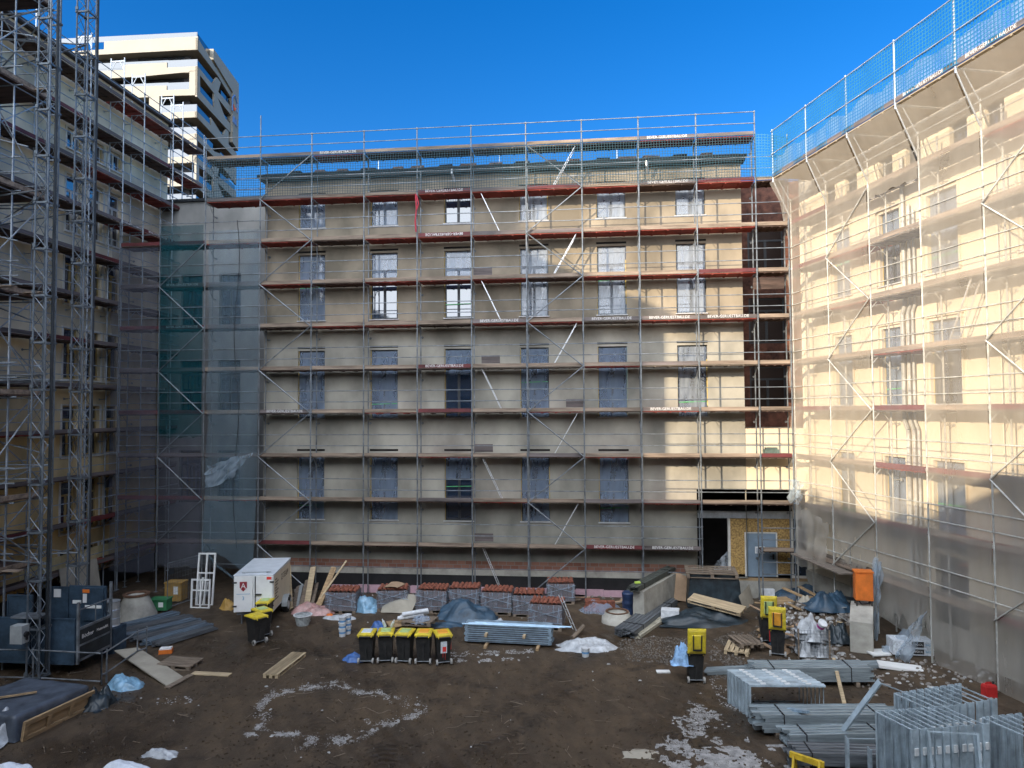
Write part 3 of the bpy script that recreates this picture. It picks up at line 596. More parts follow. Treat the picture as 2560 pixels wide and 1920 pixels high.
for k in range(14):
    z1 = ZTOP-FH*k                       # top of parapet of this floor; slab below it
    st = .0 if k % 3 != 1 else .25
    sl_ = MB(); low = .55 if k in (1, 4, 5, 7, 9, 11) else 1.25
    zb = z1-1.75
    # slab with parapet on the lit face (stepped outline) and on the side face
    if k == 0: out = [(0, zb), (0, z1), (13, z1-.1), (13, z1-1.15), (30, z1-1.35), (30, zb-.2)]
    elif k == 1: out = [(0, zb+.1), (0, zb+.75), (4.2, zb+.75), (4.2, zb+1.45), (10.3, zb+1.4), (10.3, zb+.7), (15.5, zb+.7), (17, zb+.2), (30, zb), (30, zb-.7), (7, zb-.25)]
    elif k == 2: out = [(0, zb-.1), (0, zb+3.2), (1.1, zb+3.2), (1.1, zb+.75), (4.2, zb+.75), (4.2, zb+1.35), (12, zb+1.5), (30, zb+1.2), (30, zb-.1), (6.6, zb-.1), (6.6, zb)]
    elif k % 3 == 0: out = [(0, zb), (0, zb+.75), (5.2, zb+.75), (5.2, zb+3.0), (6.6, zb+3.0), (6.6, zb+1.2), (30, zb+1.3), (30, zb), (6.0, zb-.15)]
    elif k % 3 == 1: out = [(0, zb), (0, zb+.8), (6.4, zb+.8), (6.4, zb+1.4), (30, zb+1.5), (30, zb+.1)]
    else: out = [(0, zb), (0, zb+3.2), (1.0, zb+3.2), (1.0, zb+.8), (5, zb+.8), (5, zb+1.5), (30, zb+1.4), (30, zb)]
    sl_.prism(out, lambda u, v, t: TP(u, t, v), 0, .3)
    tbox(sl_, 0.02, 30, .02, 1.62, zb-.02, zb+.25)          # balcony slab, front
    tbox(sl_, 0.02, 1.62, .02, 15.55, zb-.04, zb+.23)       # balcony slab, side
    j = k % 4
    if j == 0: so_ = [(0, zb), (0, z1-.2 if k == 0 else zb+.9), (6.5, zb+.8), (9, zb+1.4), (15.6, zb+1.5), (15.6, zb-1.0), (12, zb-.6), (7, zb)]
    elif j == 1: so_ = [(0, zb), (0, zb+.8), (5.2, zb+.8), (7, zb+2.6), (8.6, zb+2.6), (7.6, zb+.8), (15.6, zb+1.0), (15.6, zb-.4)]
    elif j == 2: so_ = [(0, zb-.3), (0, zb+3.0), (.9, zb+3.0), (1.0, zb+.8), (6, zb+.8), (6.0, zb+2.9), (7.4, zb+2.9), (10.5, zb+1.2), (15.6, zb+1.4), (15.6, zb)]
    else: so_ = [(0, zb), (0, zb+.8), (5, zb+.9), (5, zb+2.0), (9.5, zb+1.2), (11.0, zb+2.8), (12.0, zb+2.8), (12, zb+.9), (15.6, zb+.9), (15.6, zb-.2)]
    sl_.prism(so_, lambda u, v, t: TP(t, u, v), .0, .28)
    sl_.build('balcony_band', 'tower_white', tw)
    if k:
        rl = MB(); zz = zb+.8
        if k % 3 == 2 or k == 1: tbox(rl, 1.0 if k != 1 else .05, 4.2, .1, .14, zb+.75, zb+1.75); tbox(rl, 4.2, 14, .5, .54, zb+1.2, zb+2.0)
        else: tbox(rl, .05, 6, .1, .14, zb+.75, zb+1.75)
        tbox(rl, .1, .14, .1, 6.0, zb+.75, zb+1.7); tbox(rl, .14, .18, 9, 15.4, zb+.9, zb+1.7)
        rl.build('railing', 'glass_tower', tw)
rl = MB(); tbox(rl, .2, 28, .3, .34, ZTOP, ZTOP+.75); tbox(rl, .3, .34, .3, 12, ZTOP-.2, ZTOP+.75); rl.build('railing', 'glass_tower', tw)
ph = MB(); tbox(ph, .5, 9, 5.5, 15.3, ZTOP-1.0, ZTOP+.95)
ph.prism([(13.0, ZTOP-9.2), (13.0, ZTOP-1.6), (5.0, ZTOP-.6), (5.0, ZTOP+.9), (15.6, ZTOP+.9), (15.6, ZTOP-9.6)], lambda u, v, t: TP(t, u, v), -.25, .6); ph.build('penthouse', 'tower_white', tw)
nm('logo_blue', (0.10, 0.22, 0.48), 0.6, 0.05, 1); nm('logo_red', (0.65, 0.12, 0.06), 0.6, 0.05, 1)
lg = MB(); A = lambda d, z: TP(-.3, d, z)
lg.path([A(12.6,ZTOP-4.6), A(12.6,ZTOP-2.6), A(13.6,ZTOP-1.8), A(14.7,ZTOP-2.6), A(14.7,ZTOP-4.0)], .12, 4); lg.path([A(13.0,ZTOP-6.2), A(13.0,ZTOP-5.2)], .1, 4); lg.path([A(13.5,ZTOP-6.2),A(13.5,ZTOP-5.2),A(13.9,ZTOP-5.6),A(13.9,ZTOP-6.2)],.1,4); lg.path([A(14.7,ZTOP-5.2),A(14.2,ZTOP-5.4),A(14.3,ZTOP-6.2),A(14.8,ZTOP-6.1)],.1,4)
lg.build('logo', 'logo_blue', tw); lg = MB(); lg.path([A(13.1,ZTOP-3.4), A(13.5,ZTOP-4.2), A(14.1,ZTOP-3.6)], .12, 4); lg.build('logo', 'logo_red', tw)
for s, d in ((21.5, 4), (10, 4), (2.5, 13)):
    t = MB(); t.tube(TP(s,d,ZTOP), TP(s,d,ZTOP+2.6), .06, 5); tag(t.build('roof_mast', 'alu'), 'thin white mast standing on the roof of the white tower', 'mast', 'masts on the tower roof')
# ================================================================ buildings behind the camera that shade the yard
def block(name, label, x0, x1, y0, y1, h, fl=3.3):
    t = thing(name, label, 'building'); mb = MB(); mb.bb(x0, x1, y0, y1, -.4, h); mb.build('wall', 'plaster_plain', t)
    mb = MB(); mb.bb(x0-.2, x1+.2, y0-.2, y1+.2, h+.003, h+.3); mb.build('roof', 'roof_dark', t)
    mb = MB(); z = 1.2
    while z+1.8 < h:
        x = x0+1.5
        while x+1.3 < x1: mb.bb(x, x+1.2, y1+.003, y1+.05, z, z+1.7); x += 3.0
        z += fl
    mb.build('window', 'glass', t); return t
block('rear_wing', 'taller part of the plain rear wing closing the yard behind the viewpoint', -34, -8, -46, -33.6, 18.7)
block('rear_wing', 'lower part of the plain rear wing closing the yard behind the viewpoint', -7.9, 34, -46, -33.6, 16.4)
block('neighbour_tower', 'tall neighbouring apartment tower beyond the rear wing', -76, -58.6, -70, -58, 57)
# ================================================================ scaffolding
TXT = 'BEVER-GERUESTBAU.DE'
def frame_mesh(levels, z0, ztop_out, ztop_in, top_truss=False, mat='galv', w=.7):
    mb = MB(); mb.tube((0,0,z0), (0,0,ztop_out), .03, 6); mb.tube((0,w,z0), (0,w,ztop_in), .03, 6)
    mb.box((0,0,z0+.01), (.16,.16,.02)); mb.box((0,w,z0+.01), (.16,.16,.02))
    for z in levels:
        if z < ztop_in+.1:
            mb.tube((0,0,z-.06), (0,w,z-.06), .024, 5); mb.tube((0,w-.03,z-.42), (0,w-.34,z-.08), .016, 4); mb.tube((0,.03,z-.32), (0,.26,z-.08), .014, 4)
            mb.tube((0,0,z+.02), (0,0,z+.12), .042, 6); mb.tube((0,0,z+.98), (0,0,z+1.04), .04, 6); mb.tube((0,0,z+.48), (0,0,z+.53), .038, 6)
            mb.tube((0,w,z-.5), (0,w+.33,z-.5), .018, 4); mb.tube((0,w+.33,z-.5), (0,w+.34,z-.5), .06, 5)
    return mb.mesh('standard_frame', mat)
def truss_mesh(z, w=.7):
    mb = MB(); mb.box((0,w/2,z-.06), (.04,w,.07)); mb.tube((0,.02,z-.5),(0,.24,z-.1),.022,5); mb.tube((0,w-.02,z-.5),(0,w-.24,z-.1),.022,5); mb.tube((0,0,z-.9),(0,0,z+.1),.03,6); mb.tube((0,w,z-.9),(0,w,z+.1),.03,6)
    return mb.mesh('head_frame', 'white_paint')
_dm = {}
def deck_mesh(L, mat, y0=.05, y1=.98):
    k = (round(L,3), mat, y0, y1)
    if k in _dm: return _dm[k]
    mb = MB(); nb = 3; wd = (y1-y0)/nb
    for i in range(nb): mb.bb(.04, L-.04, y0+i*wd+.008, y0+(i+1)*wd-.008, -.045, .0)
    for i in range(1, 4): mb.bb(L*i/4-.03, L*i/4+.03, y0+.01, y1-.01, -.075, -.047)
    _dm[k] = mb.mesh('deck', mat); return _dm[k]
def toe_mesh(L, mat, y=.02):
    k = ('t', round(L,3), mat, y)
    if k in _dm: return _dm[k]
    mb = MB(); mb.bb(.05, L-.05, y-.015, y+.018, .005, .165); _dm[k] = mb.mesh('toe_board', mat); return _dm[k]
def rail_mesh(L, mat='galv'):
    k = ('r', round(L,3), mat)
    if k in _dm: return _dm[k]
    mb = MB(); mb.tube((.03,-.045,0), (L-.03,-.045,0), .021, 5); mb.box((.03,-.03,0), (.05,.05,.05)); mb.box((L-.03,-.03,0), (.05,.05,.05)); _dm[k] = mb.mesh('guard_rail', mat); return _dm[k]
def ladder_mb(a, b, w=.34, r=.022):
    mb = MB(); a = Vector(a); b = Vector(b); d = (b-a).normalized(); side = Vector((0,1,0)) if abs(d.y) < .8 else Vector((1,0,0))
    mb.bar(a-side*w/2, b-side*w/2, .05, .025, side.cross(d)); mb.bar(a+side*w/2, b+side*w/2, .05, .025, side.cross(d))
    nrg = int((b-a).length/.28)
    for i in range(1, nrg): p = a+(b-a)*i/nrg; mb.tube(p-side*w/2, p+side*w/2, .014, 5)
    return mb
class Scaffold:
    def __init__(s, name, label, loc, rotz, xs, levels, z0=-.3):
        s.root = thing(name, label, 'scaffold', loc, rotz); s.xs = xs; s.lv = levels; s.z0 = z0
        s.n = {'deck': 0, 'toe_board': 0, 'guard_rail': 0}; s.rest = {}
    def frames(s, ztop_out, ztop_in, mat='galv'):
        s.mat = mat; me = frame_mesh(s.lv, s.z0, ztop_out, ztop_in, mat=mat)
        for x in s.xs: link('standard_frame', me, s.root, (x,0,0))
    def put(s, kind, me, loc, limit=96):
        if s.n[kind] >= limit:
            s.rest.setdefault(kind, []).append((me, loc)); return None
        s.n[kind] += 1; return link(kind, me, s.root, loc)
    def finish(s):
        for kind, L in s.rest.items():
            bym = {}
            for me, loc in L: bym.setdefault(me.materials[0].name, []).append((me, loc))
            mb = MB(); mats = []
            me0 = D.meshes.new(kind); V = []; F = []; MI = []
            for mi, (mn, items) in enumerate(bym.items()):
                me0.materials.append(M[mn])
                for me, loc in items:
                    o = len(V); V += [(v.co.x+loc[0], v.co.y+loc[1], v.co.z+loc[2]) for v in me.vertices]
                    for p in me.polygons: F.append(tuple(i+o for i in p.vertices)); MI.append(mi)
            me0.from_pydata(V, [], F); me0.update(); me0.polygons.foreach_set('material_index', MI)
            o = link(kind, me0, s.root); o['kind'] = 'stuff'
    def brace(s, a, b, y=-.07):
        mb = MB(); mb.tube((a[0],y,a[1]), (b[0],y,b[1]), .026, 5); mb.build('diagonal_brace', getattr(s, 'mat', 'galv'), s.root)
def lettering(parent, L, y, flip=False, size=.165):
    o = link('lettering', text_mesh(TXT, size, 'letter_white'), parent, (L/2, y-.022, .088), (R(90), R(180) if flip else 0, 0)); return o

# ---- centre scaffold: 2.5 m bays, 2 m lifts
xs = [-2.7, 0.0] + [2.5*i for i in range(1, 10)] + [23.85]
cs = Scaffold('facade_scaffold', 'bare steel facade scaffold with ten board levels along the grey beige house', (0,0,0), 0.0, xs, [2.0*k for k in range(1, 11)])
me_a = frame_mesh(cs.lv, -.3, 21.06, 20.0); me_b = frame_mesh(cs.lv, -.3, 22.0, 20.0); me_c = frame_mesh(cs.lv[:9], -.3, 19.95, 18.0)
for i, x in enumerate(xs): link('standard_frame', me_b if i == 1 else (me_c if i == len(xs)-1 else me_a), cs.root, (x,0,0))
text_at = {(1,10),(7,10),(3,9),(7,9),(3,8),(4,6),(6,6),(7,6),(8,6),(3,5),(0,4),(7,4),(6,1),(7,1)}
red_toe = {(3,9),(3,8),(3,5),(3,4),(6,1),(8,9),(8,7),(9,3),(5,9),(0,1)}
bays = [(i-1, xs[i], xs[i+1]) for i in range(len(xs)-1)]
order = sorted([(b, k) for b in bays for k in range(1, 11)], key=lambda q: (-1 if q[0][0] >= 0 else 1, -q[0][0]))
for (bi, xa, xb), k in order:
    if bi == 9 and k == 10: continue
    if bi == 8 and k == 1: continue
    L = xb-xa; z = 2.0*k
    lad = bi in (4, 5) and ((bi == 4) == (k in (9, 7, 5, 3, 1)))
    under = 'deck_red' if (6 <= k <= 9 and rnd.random() < .8) or rnd.random() < .1 else ('deck_brown' if rnd.random() < .6 else 'deck_wood')
    if bi == 9: under = 'deck_brown'
    cs.put('deck', deck_mesh(L, under), (xa, 0, z))
    tm = 'toe_red' if (bi, k) in red_toe else ('toe_grey' if (bi, k) in text_at or rnd.random() < .22 else 'toe_wood')
    if (bi, k) in text_at and (bi, k) not in red_toe: tm = 'toe_grey'
    o = cs.put('toe_board', toe_mesh(L, tm), (xa, 0, z))
    if (bi, k) in text_at and o: lettering(o, L, .02, flip=(bi, k) == (3, 8))
    for dz in (.5, 1.0): cs.put('guard_rail', rail_mesh(L), (xa, 0, z+dz))
for (bi, xa, xb) in bays:
    if bi not in (8,): cs.put('guard_rail', rail_mesh(xb-xa), (xa, 0, 1.05))
cs.put('guard_rail', rail_mesh(1.35), (22.5, 0, 1.55))
for k in range(1, 10):                                       # zig-zag face braces in two bays
    a = (0.0, 2.0*k) if k % 2 else (2.5, 2.0*k); b_ = (2.5, 2.0*k+2) if k % 2 else (0.0, 2.0*k+2); cs.brace(a, b_)
    a = (15.0, 2.0*k) if k % 2 else (12.5, 2.0*k); b_ = (12.5, 2.0*k+2) if k % 2 else (15.0, 2.0*k+2); cs.brace(a, b_)
cs.brace((2.3, 0.1), (0.0, 2.0)); cs.brace((12.7, 0.1), (15.0, 2.0))
for k in (0, 2, 4, 6, 8): ladder_mb((11.35, .36, 2.0*k+(0 if k else -.25)), (10.4, .36, 2.0*k+2.0)).build('ladder', 'alu', cs.root)
for k in (1, 3, 5, 7, 9): ladder_mb((13.6, .36, 2.0*k), (14.75, .36, 2.0*k+2.0)).build('ladder', 'alu', cs.root)
for k in range(1, 11):                                       # bright aluminium hatch decks at the ladder bays
    bx = 10.0 if k % 2 else 12.5
    mb = MB(); mb.bb(bx+.06, bx+2.44, -.012, .0, -.06, .0); mb.build('hatch_edge', 'alu', cs.root)
for (x, z) in ((10.06, 6.0), (10.06, 2.0), (10.06, 14.0), (14.2, 8.0), (10.4, 10.0)):   # raised hatch lids
    mb = MB(); mb.box((x+.42, .3, z+.38), (.84, .03, .36), Matrix.Rotation(R(8), 3, 'X')); mb.build('hatch_lid', 'toe_grey', cs.root)
for k in (1, 4, 7): # protruding tubes of the corner bay
    mb = MB(); mb.tube((-2.9,-.05,2*k+.5),(-.2,-.05,2*k+.5),.021,5); mb.build('guard_rail', 'galv', cs.root)
cs.finish()
# red hoist strap hanging from the deck, junk on the decks
nm('strap_red', (0.42, 0.03, 0.05), 0.7, 0.2, 5)
mb = MB(); mb.path([(7.46,-.1,17.95),(7.5,-.12,17.3),(7.44,-.1,16.7),(7.48,-.12,16.2)], .035, 5); mb.path([(7.5,-.12,17.9),(7.6,-.1,17.5),(7.5,-.12,17.2)], .03, 5)
tag(mb.build('lifting_strap', 'strap_red'), 'red lifting strap hanging from a scaffold board below the top level', 'strap')
mb = MB(); mb.bb(22.7,23.3,.1,.5,6.01,6.32); mb.bb(22.78,23.25,.15,.45,6.32,6.4); nm('crate_green', (0.10, 0.14, 0.12), 0.7, 0.2, 4)
o = tag(mb.build('tool_crate', 'crate_green'), 'dark green tool crate standing on the scaffold boards above the entrance', 'crate')
mb = MB(); mb.box((23.0,.12,13.5),(1.3,.03,.5), Matrix.Rotation(R(12),3,'X')); tag(mb.build('formwork_board', 'deck_brown'), 'brown board leaning at the rail in the narrow stairwell bay', 'board')
# safety nets of the top level
grid_mat('net_green', (0.008, 0.045, 0.06), .12, .16); grid_mat('net_teal', (0.012, 0.13, 0.25), .12, .25)
def safety_net(label, fn, w, h, mat, nu=24, nv=6, name='safety_net', grp='knotted safety nets'):
    mb = MB(); mb.sheet(nu, nv, fn, lambda a, c: (a*w, c*h)); return tag(mb.build(name, mat, None, True), label, 'safety net', grp)
safety_net('green knotted safety net along the roof edge, left half of the long house', lambda a, c: (-2.6+12.6*a, -.09-.05*math.sin(a*30)*c*(1-c)*4, 18.05+1.95*c+.06*abs(math.sin(a*15.8))*(1-c)), 12.6, 1.95, 'net_green', 60)
safety_net('green knotted safety net along the roof edge, sunlit half of the long house', lambda a, c: (10+12.5*a, -.09-.05*math.sin(a*30)*c*(1-c)*4, 18.05+1.95*c+.06*abs(math.sin(a*15.8))*(1-c)), 12.5, 1.95, 'net_green', 60)
safety_net('blue green safety net closing the short gap at the inner corner', lambda a, c: (22.52+1.35*a, -.07-.08*math.sin(a*3.14)*c, 18.1+(1.8+.1*math.cos(a*3.14))*c), 1.35, 1.85, 'net_teal', 10)
# ---- corner scaffold in front of the link (two bays towards the left wing)
ks = Scaffold('corner_scaffold', 'netted corner scaffold between the ochre wing and the long house', (0,0,0), 0.0, [-7.0, -4.95], [2.0*k for k in range(1, 9)])
ks.frames(17.2, 16.6)
for (xa, xb) in ((-7.0,-4.95), (-4.95,-2.7)):
    for k in range(1, 9):
        ks.put('deck', deck_mesh(xb-xa, 'deck_brown'), (xa,0,2.0*k)); o = ks.put('toe_board', toe_mesh(xb-xa, 'toe_grey' if k % 2 else 'toe_red'), (xa,0,2.0*k))
        if xa > -5 and k in (7, 6): lettering(o, xb-xa, .02, size=.15)
        for dz in (.5, 1.0): ks.put('guard_rail', rail_mesh(xb-xa), (xa,0,2.0*k+dz))
for k in range(1, 8): ks.brace((-4.95 if k % 2 else -2.7, 2.0*k), (-2.7 if k % 2 else -4.95, 2.0*k+2))
# ---- left wing scaffold
ls = Scaffold('wing_scaffold', 'tall shaded scaffold with red brown boards in front of the ochre wing', (-7.05,0,0), R(90), [-14.5,-12,-9.5,-7,-4.5,-2.1,.2,1.8,4.3,5.2,7.4], [1.2+2.0*k for k in range(0, 12)])
ls.mat = 'galv_mid'; me1 = frame_mesh(ls.lv, -.3, 24.3, 23.9, mat='galv_mid')
for x in ls.xs:
    link('standard_frame', me1, ls.root, (x,0,0)); 
tm_ = truss_mesh(25.2)
for x in (-4.5,-2.1,.2,1.8,4.3,5.2): link('head_frame', tm_, ls.root, (x,0,0))
for i in range(len(ls.xs)-1, 0, -1):
    xa, xb = ls.xs[i-1], ls.xs[i]
    for k, z in enumerate(ls.lv):
        if xa > 5 and z < 19: continue
        L = xb-xa
        ls.put('deck', deck_mesh(L, 'deck_red' if rnd.random() < .1 else 'deck_brown'), (xa,0,z)); o = ls.put('toe_board', toe_mesh(L, 'toe_red' if rnd.random() < .18 else 'toe_grey'), (xa,0,z))
        if (i in (7,8) and k == 8) or (i in (8,) and k == 4):
            if L > 1.5 and o: lettering(o, L, .02, size=.15)
        for dz in (.5, 1.0): ls.put('guard_rail', rail_mesh(L, 'galv_mid'), (xa,0,z+dz))
for k in range(0, 11): ls.brace((-7 if k % 2 else -4.5, ls.lv[k]), (-4.5 if k % 2 else -7, ls.lv[k]+2)); ls.brace((-12 if k % 2 else -9.5, ls.lv[k]), (-9.5 if k % 2 else -12, ls.lv[k]+2))
ls.finish()
# ---- right wing scaffold with cantilevered catch platform on top
rs = Scaffold('netted_scaffold', 'sunlit scaffold with projecting top platform along the cream wing', RO, RR, [2.5*i for i in range(0, 12)], [2.0*k for k in range(1, 10)])
rs.frames(17.1, 17.0, 'galv_sunlit')
for i in range(0, 11):
    xa = 2.5*i
    for k in range(1, 9):
        rs.put('deck', deck_mesh(2.5, 'deck_red' if rnd.random() < .25 else 'deck_wood'), (xa,0,2.0*k)); rs.put('toe_board', toe_mesh(2.5, 'toe_red' if rnd.random() < .15 else 'toe_wood'), (xa,0,2.0*k))
        for dz in (.5, 1.0): rs.put('guard_rail', rail_mesh(2.5, 'galv_sunlit'), (xa,0,2.0*k+dz))
    rs.put('deck', deck_mesh(2.5, 'deck_bounce_lit', -.8, .98), (xa,0,18.0)); o = rs.put('toe_board', toe_mesh(2.5, 'toe_grey', -.82), (xa,0,18.0))
    if i in (3,4,5) and o: lettering(o, 2.5, -.82, size=.16)
    for dz in (1.0, 2.0):
        mb = MB(); mb.tube((xa,-.86,18+dz),(xa+2.5,-.86,18+dz),.022,5); mb.build('guard_rail', 'galv_bright', rs.root)
mb = MB(); mb.tube((0,-.8,17.8),(0,-.8,20.1),.03,6); mb.tube((0,-.03,16.3),(0,-.8,17.9),.03,6); mb.tube((0,-.8,17.92),(0,.7,17.92),.026,5); mb.tube((0,0,17.0),(0,-.55,17.92),.02,5)
me_p = mb.mesh('bracket_post', 'galv_bright')
for i in range(0, 12): link('bracket_post', me_p, rs.root, (2.5*i,0,0))
for k in range(1, 8): rs.brace((2.5 if k % 2 else 5.0, 2.0*k), (5.0 if k % 2 else 2.5, 2.0*k+2)); rs.brace((10.0 if k % 2 else 12.5, 2.0*k), (12.5 if k % 2 else 10.0, 2.0*k+2))
ladder_mb((8.3,.36,10.0),(9.3,.36,12.0)).build('ladder', 'alu', rs.root)
rs.finish()
def PS(u, y, z): return RO + rd*u + rn*y + Vector((0,0,z))
# ================================================================ nets
net_mat('net_cream', (0.76, 0.71, 0.63), .37, 1.0, .5, vary=.07); net_mat('net_thin', (0.74, 0.74, 0.74), .2, 1.0, .5, vary=.04)
net_mat('net_violet', (0.16, 0.17, 0.215), .38, 1.0, .3, vary=.1)
net_mat('net_darkgreen', (0.010, 0.085, 0.105), .56, .8, .3, vary=.1)
net_mat('net_greyblue', (0.19, 0.28, 0.34), .34, 1.0, .3, vary=.12)
net_mat('film_band', (0.55, 0.66, 0.76), .42, 3.0, .5, vary=.2)
def ragged(x, a, s): return a*(nz(x*1.7, s, 0, 1)+.6*nz(x*5.1, s, 2, 1))
def wing_net(label, u0, u1, zb, zt, seed, flare=True, nu=26, nv=60, rag=.25, mat='net_cream', leftrag=0.0):
    def fn(a, c):
        lo = zb + ragged(a*3, rag, seed); z = lo+(zt-lo)*c; u = u0+(u1-u0)*a
        if leftrag: u += leftrag*(1-a)*nz(z*.9, seed, 5, 1)
        y = -.021 - .004*math.sin(math.pi*a)*(.5+nz(z*.35, seed, a, 1)) - (.03*abs(nz(u*2.3, z*.35, seed, 1)) if z < 1.9 else 0)
        if flare and z > 16.1: y -= .82*(z-16.1)/1.8
        return PS(u, y, z)
    mb = MB(); mb.sheet(nu, nv, fn); return tag(mb.build('debris_net', mat, None, True), label, 'debris net')
wing_net('pale debris net at the inner corner with a frayed free edge', -.25, 2.45, 3.4, 17.85, 3, leftrag=.35, rag=.4)
wing_net('pale debris net between corner net and the open bay, torn at its foot', 2.55, 4.93, 2.2, 17.85, 5, rag=.5)
wing_net('short pale net piece under the projecting platform over the open bay', 5.05, 7.45, 15.6, 17.9, 6, nv=14, rag=.15)
wing_net('thin see-through net added over the bay with the downpipes', 5.05, 7.45, 5.0, 15.6, 7, False, rag=.1, mat='net_thin')  # added sheet over a bay without net, hazing the bright wall
wing_net('low shaded net piece hanging under the open bay, ripped at the ground', 5.05, 7.45, .9, 5.0, 8, False, nv=24, rag=.7)
wing_net('pale debris net right of the open bay reaching down to the mud', 7.55, 9.95, -.2, 17.85, 11, rag=.25)
wing_net('pale debris net with wide weave beside the picture edge', 10.05, 12.45, -.25, 17.85, 14, rag=.25)
wing_net('pale debris net nearest to the viewer on the cream wing', 12.55, 15.0, -.25, 17.85, 17)
wing_net('pale debris net nearly out of view on the cream wing', 15.05, 17.5, -.25, 17.85, 19)
# flaps of torn net at the corner
def flap(label, pts, seed, mat='net_cream', n=16):
    a, b_, c, d = [Vector(p) for p in pts]
    def fn(u, v):
        p = (a*(1-u)+b_*u)*(1-v)+(d*(1-u)+c*u)*v; k = math.sin(math.pi*u)
        return p + Vector((.18*nz(u*5, v*4, seed), .22*nz(u*6, v*3, seed+3)-.1*k, .16*nz(u*4, v*5, seed+7)-.12*k*(1-v)))
    mb = MB(); mb.sheet(n, n, fn); return tag(mb.build('net_flap', mat, None, True), label, 'net flap')
flap('white net bundle tied at the corner standard above the entrance', [PS(-.1,-.3,4.2),PS(.9,-.35,4.3),PS(.9,-.3,5.0),PS(0,-.3,5.1)], 2, 'film_band')
flap('torn net flap sagging below the corner boards', [PS(.3,-.3,1.6),PS(2.4,-.3,1.9),PS(2.5,-.2,3.6),PS(.2,-.2,4.0)], 5)
flap('gathered net tail hanging beside the orange cabinet', [PS(4.9,-.5,-.1),PS(5.5,-.4,-.2),PS(5.3,-.1,2.6),PS(5.0,-.1,2.8)], 9, 'film_band')
flap('net end lying on the mud beside the white carton', [PS(6.0,-.9,-.25),PS(7.3,-.7,-.2),PS(7.5,-.15,1.6),PS(6.3,-.3,.5)], 12, 'film_band')
safety_net('blue green guard net with plastic film above the projecting platform', lambda a, c: PS(27.5*a, -.83-.03*math.sin(a*35*3.14), 18.02+2.0*c), 27.5, 2.0, 'net_teal', 80)
mb = MB(); mb.sheet(140, 6, lambda a, c: PS(27.5*a, -.78-.04*nz(a*80, c*2, 1), 18.03+c*(.78+.22*nz(a*30, 0, 4)+.12*nz(a*90, 0, 9))))
tag(mb.build('plastic_band', 'film_band', None, True), 'translucent plastic film band fluttering behind the guard net', 'plastic film')
def front_net(label, x0, x1, zb, zt, mat, seed, y=-.021, nu=22, nv=60, rag=.2, drape=0.0, lr=0.0):
    def fn(a, c):
        lo = zb+ragged(a*3, rag, seed)-drape*(a**2.2); z = lo+(zt-lo)*c; x = x0+(x1-x0)*a+lr*(1-a)*nz(z*.6, seed, 0, 1)
        return (x, y-(.004+.05*max(0, 1-c*6))*math.sin(math.pi*a)*(.6+nz(z*.4, seed, a, 1))-drape*.35*(1-c)**6, z)
    mb = MB(); mb.sheet(nu, nv, fn); return tag(mb.build('debris_net', mat, None, True), label, 'debris net')
front_net('grey violet debris net hanging in the corner next to the ochre wing', -7.35, -5.05, .6, 15.9, 'net_violet', 21, lr=.25)
front_net('dark green debris net in the corner with a frayed lower hem', -4.93, -2.78, 6.9, 16.9, 'net_darkgreen', 23, rag=.15)
front_net('grey violet net below the dark green one at the corner', -4.93, -2.78, .9, 6.9, 'net_violet', 25)
front_net('bluish grey debris net whose loose lower edge sags over the white trailer', -2.5, -.05, 1.7, 16.6, 'net_greyblue', 27, drape=1.3, lr=.15, rag=.12)
flap('loose knotted net end blowing across the corner scaffold', [(-2.45,-.3,4.6),(-1.2,-.35,5.0),(-.1,-.3,6.2),(-2.4,-.2,5.6)], 31, 'film_band')
mb = MB(); mb.tube((-2.4,-.2,1.62),(-1.7,-.35,1.0),.05,6); mb.tube((-1.7,-.35,1.0),(-.9,-.5,.55),.055,6); mb.tube((-.9,-.5,.55),(-.05,-.4,.5),.05,6)
tag(mb.build('rolled_net_hem', 'net_greyblue', None, True), 'rolled pale hem of the sagging net beside the trailer', 'net hem')
mb = MB(); mb.path([(-1.0+.12*math.sin(i*.7)+.02*i*.1, -.24, 17.0-i*.8) for i in range(20)], .018, 4); tag(mb.build('hanging_cable', 'rubber'), 'black cable hanging down over the bluish corner net', 'cable')
# ================================================================ goods hoist with two masts
ho = thing('goods_hoist', 'blue grey goods hoist with two lattice masts standing before the ochre wing', 'hoist')
nm('mast_grey', (0.16, 0.185, 0.21), 0.5, 0.25, 2, metal=.5)
def mast_mb(x, y, z0, z1, w=.42):
    mb = MB(); h = w/2
    for sx in (-h, h):
        for sy in (-h, h): mb.tube((x+sx,y+sy,z0),(x+sx,y+sy,z1),.03,6)
    z = z0; i = 0
    while z < z1-.4:
        for (ax, ay, bx, by) in ((-h,-h,h,-h),(h,-h,h,h),(h,h,-h,h),(-h,h,-h,-h)):
            if i % 2: ax, ay, bx, by = bx, by, ax, ay
            mb.tube((x+ax,y+ay,z),(x+bx,y+by,z+.5),.0125,4)
        if i % 3 == 0:
            mb.box((x,y-h,z),(w+.12,.05,.06)); mb.box((x,y+h,z),(w+.12,.05,.06)); mb.box((x-h,y,z),(.05,w+.12,.06)); mb.box((x+h,y,z),(.05,w+.12,.06)); mb.box((x-.2,y-h-.03,z+.12),(.1,.04,.12))
        z += .5; i += 1
    return mb
mast_mb(-2.1,-10.55,-.2,28).build('mast', 'mast_grey', ho); mast_mb(-2.5,-8.35,-.2,27).build('mast', 'mast_grey', ho)
mb = MB(); mb.tube((-1.86,-10.5,0),(-1.86,-10.5,27),.05,6); mb.build('guide_rail', 'hoist_dark', ho)
mb = MB(); mb.tube((-2.26,-8.1,0),(-2.26,-8.1,26.5),.045,6); mb.build('guide_rail', 'hoist_dark', ho)
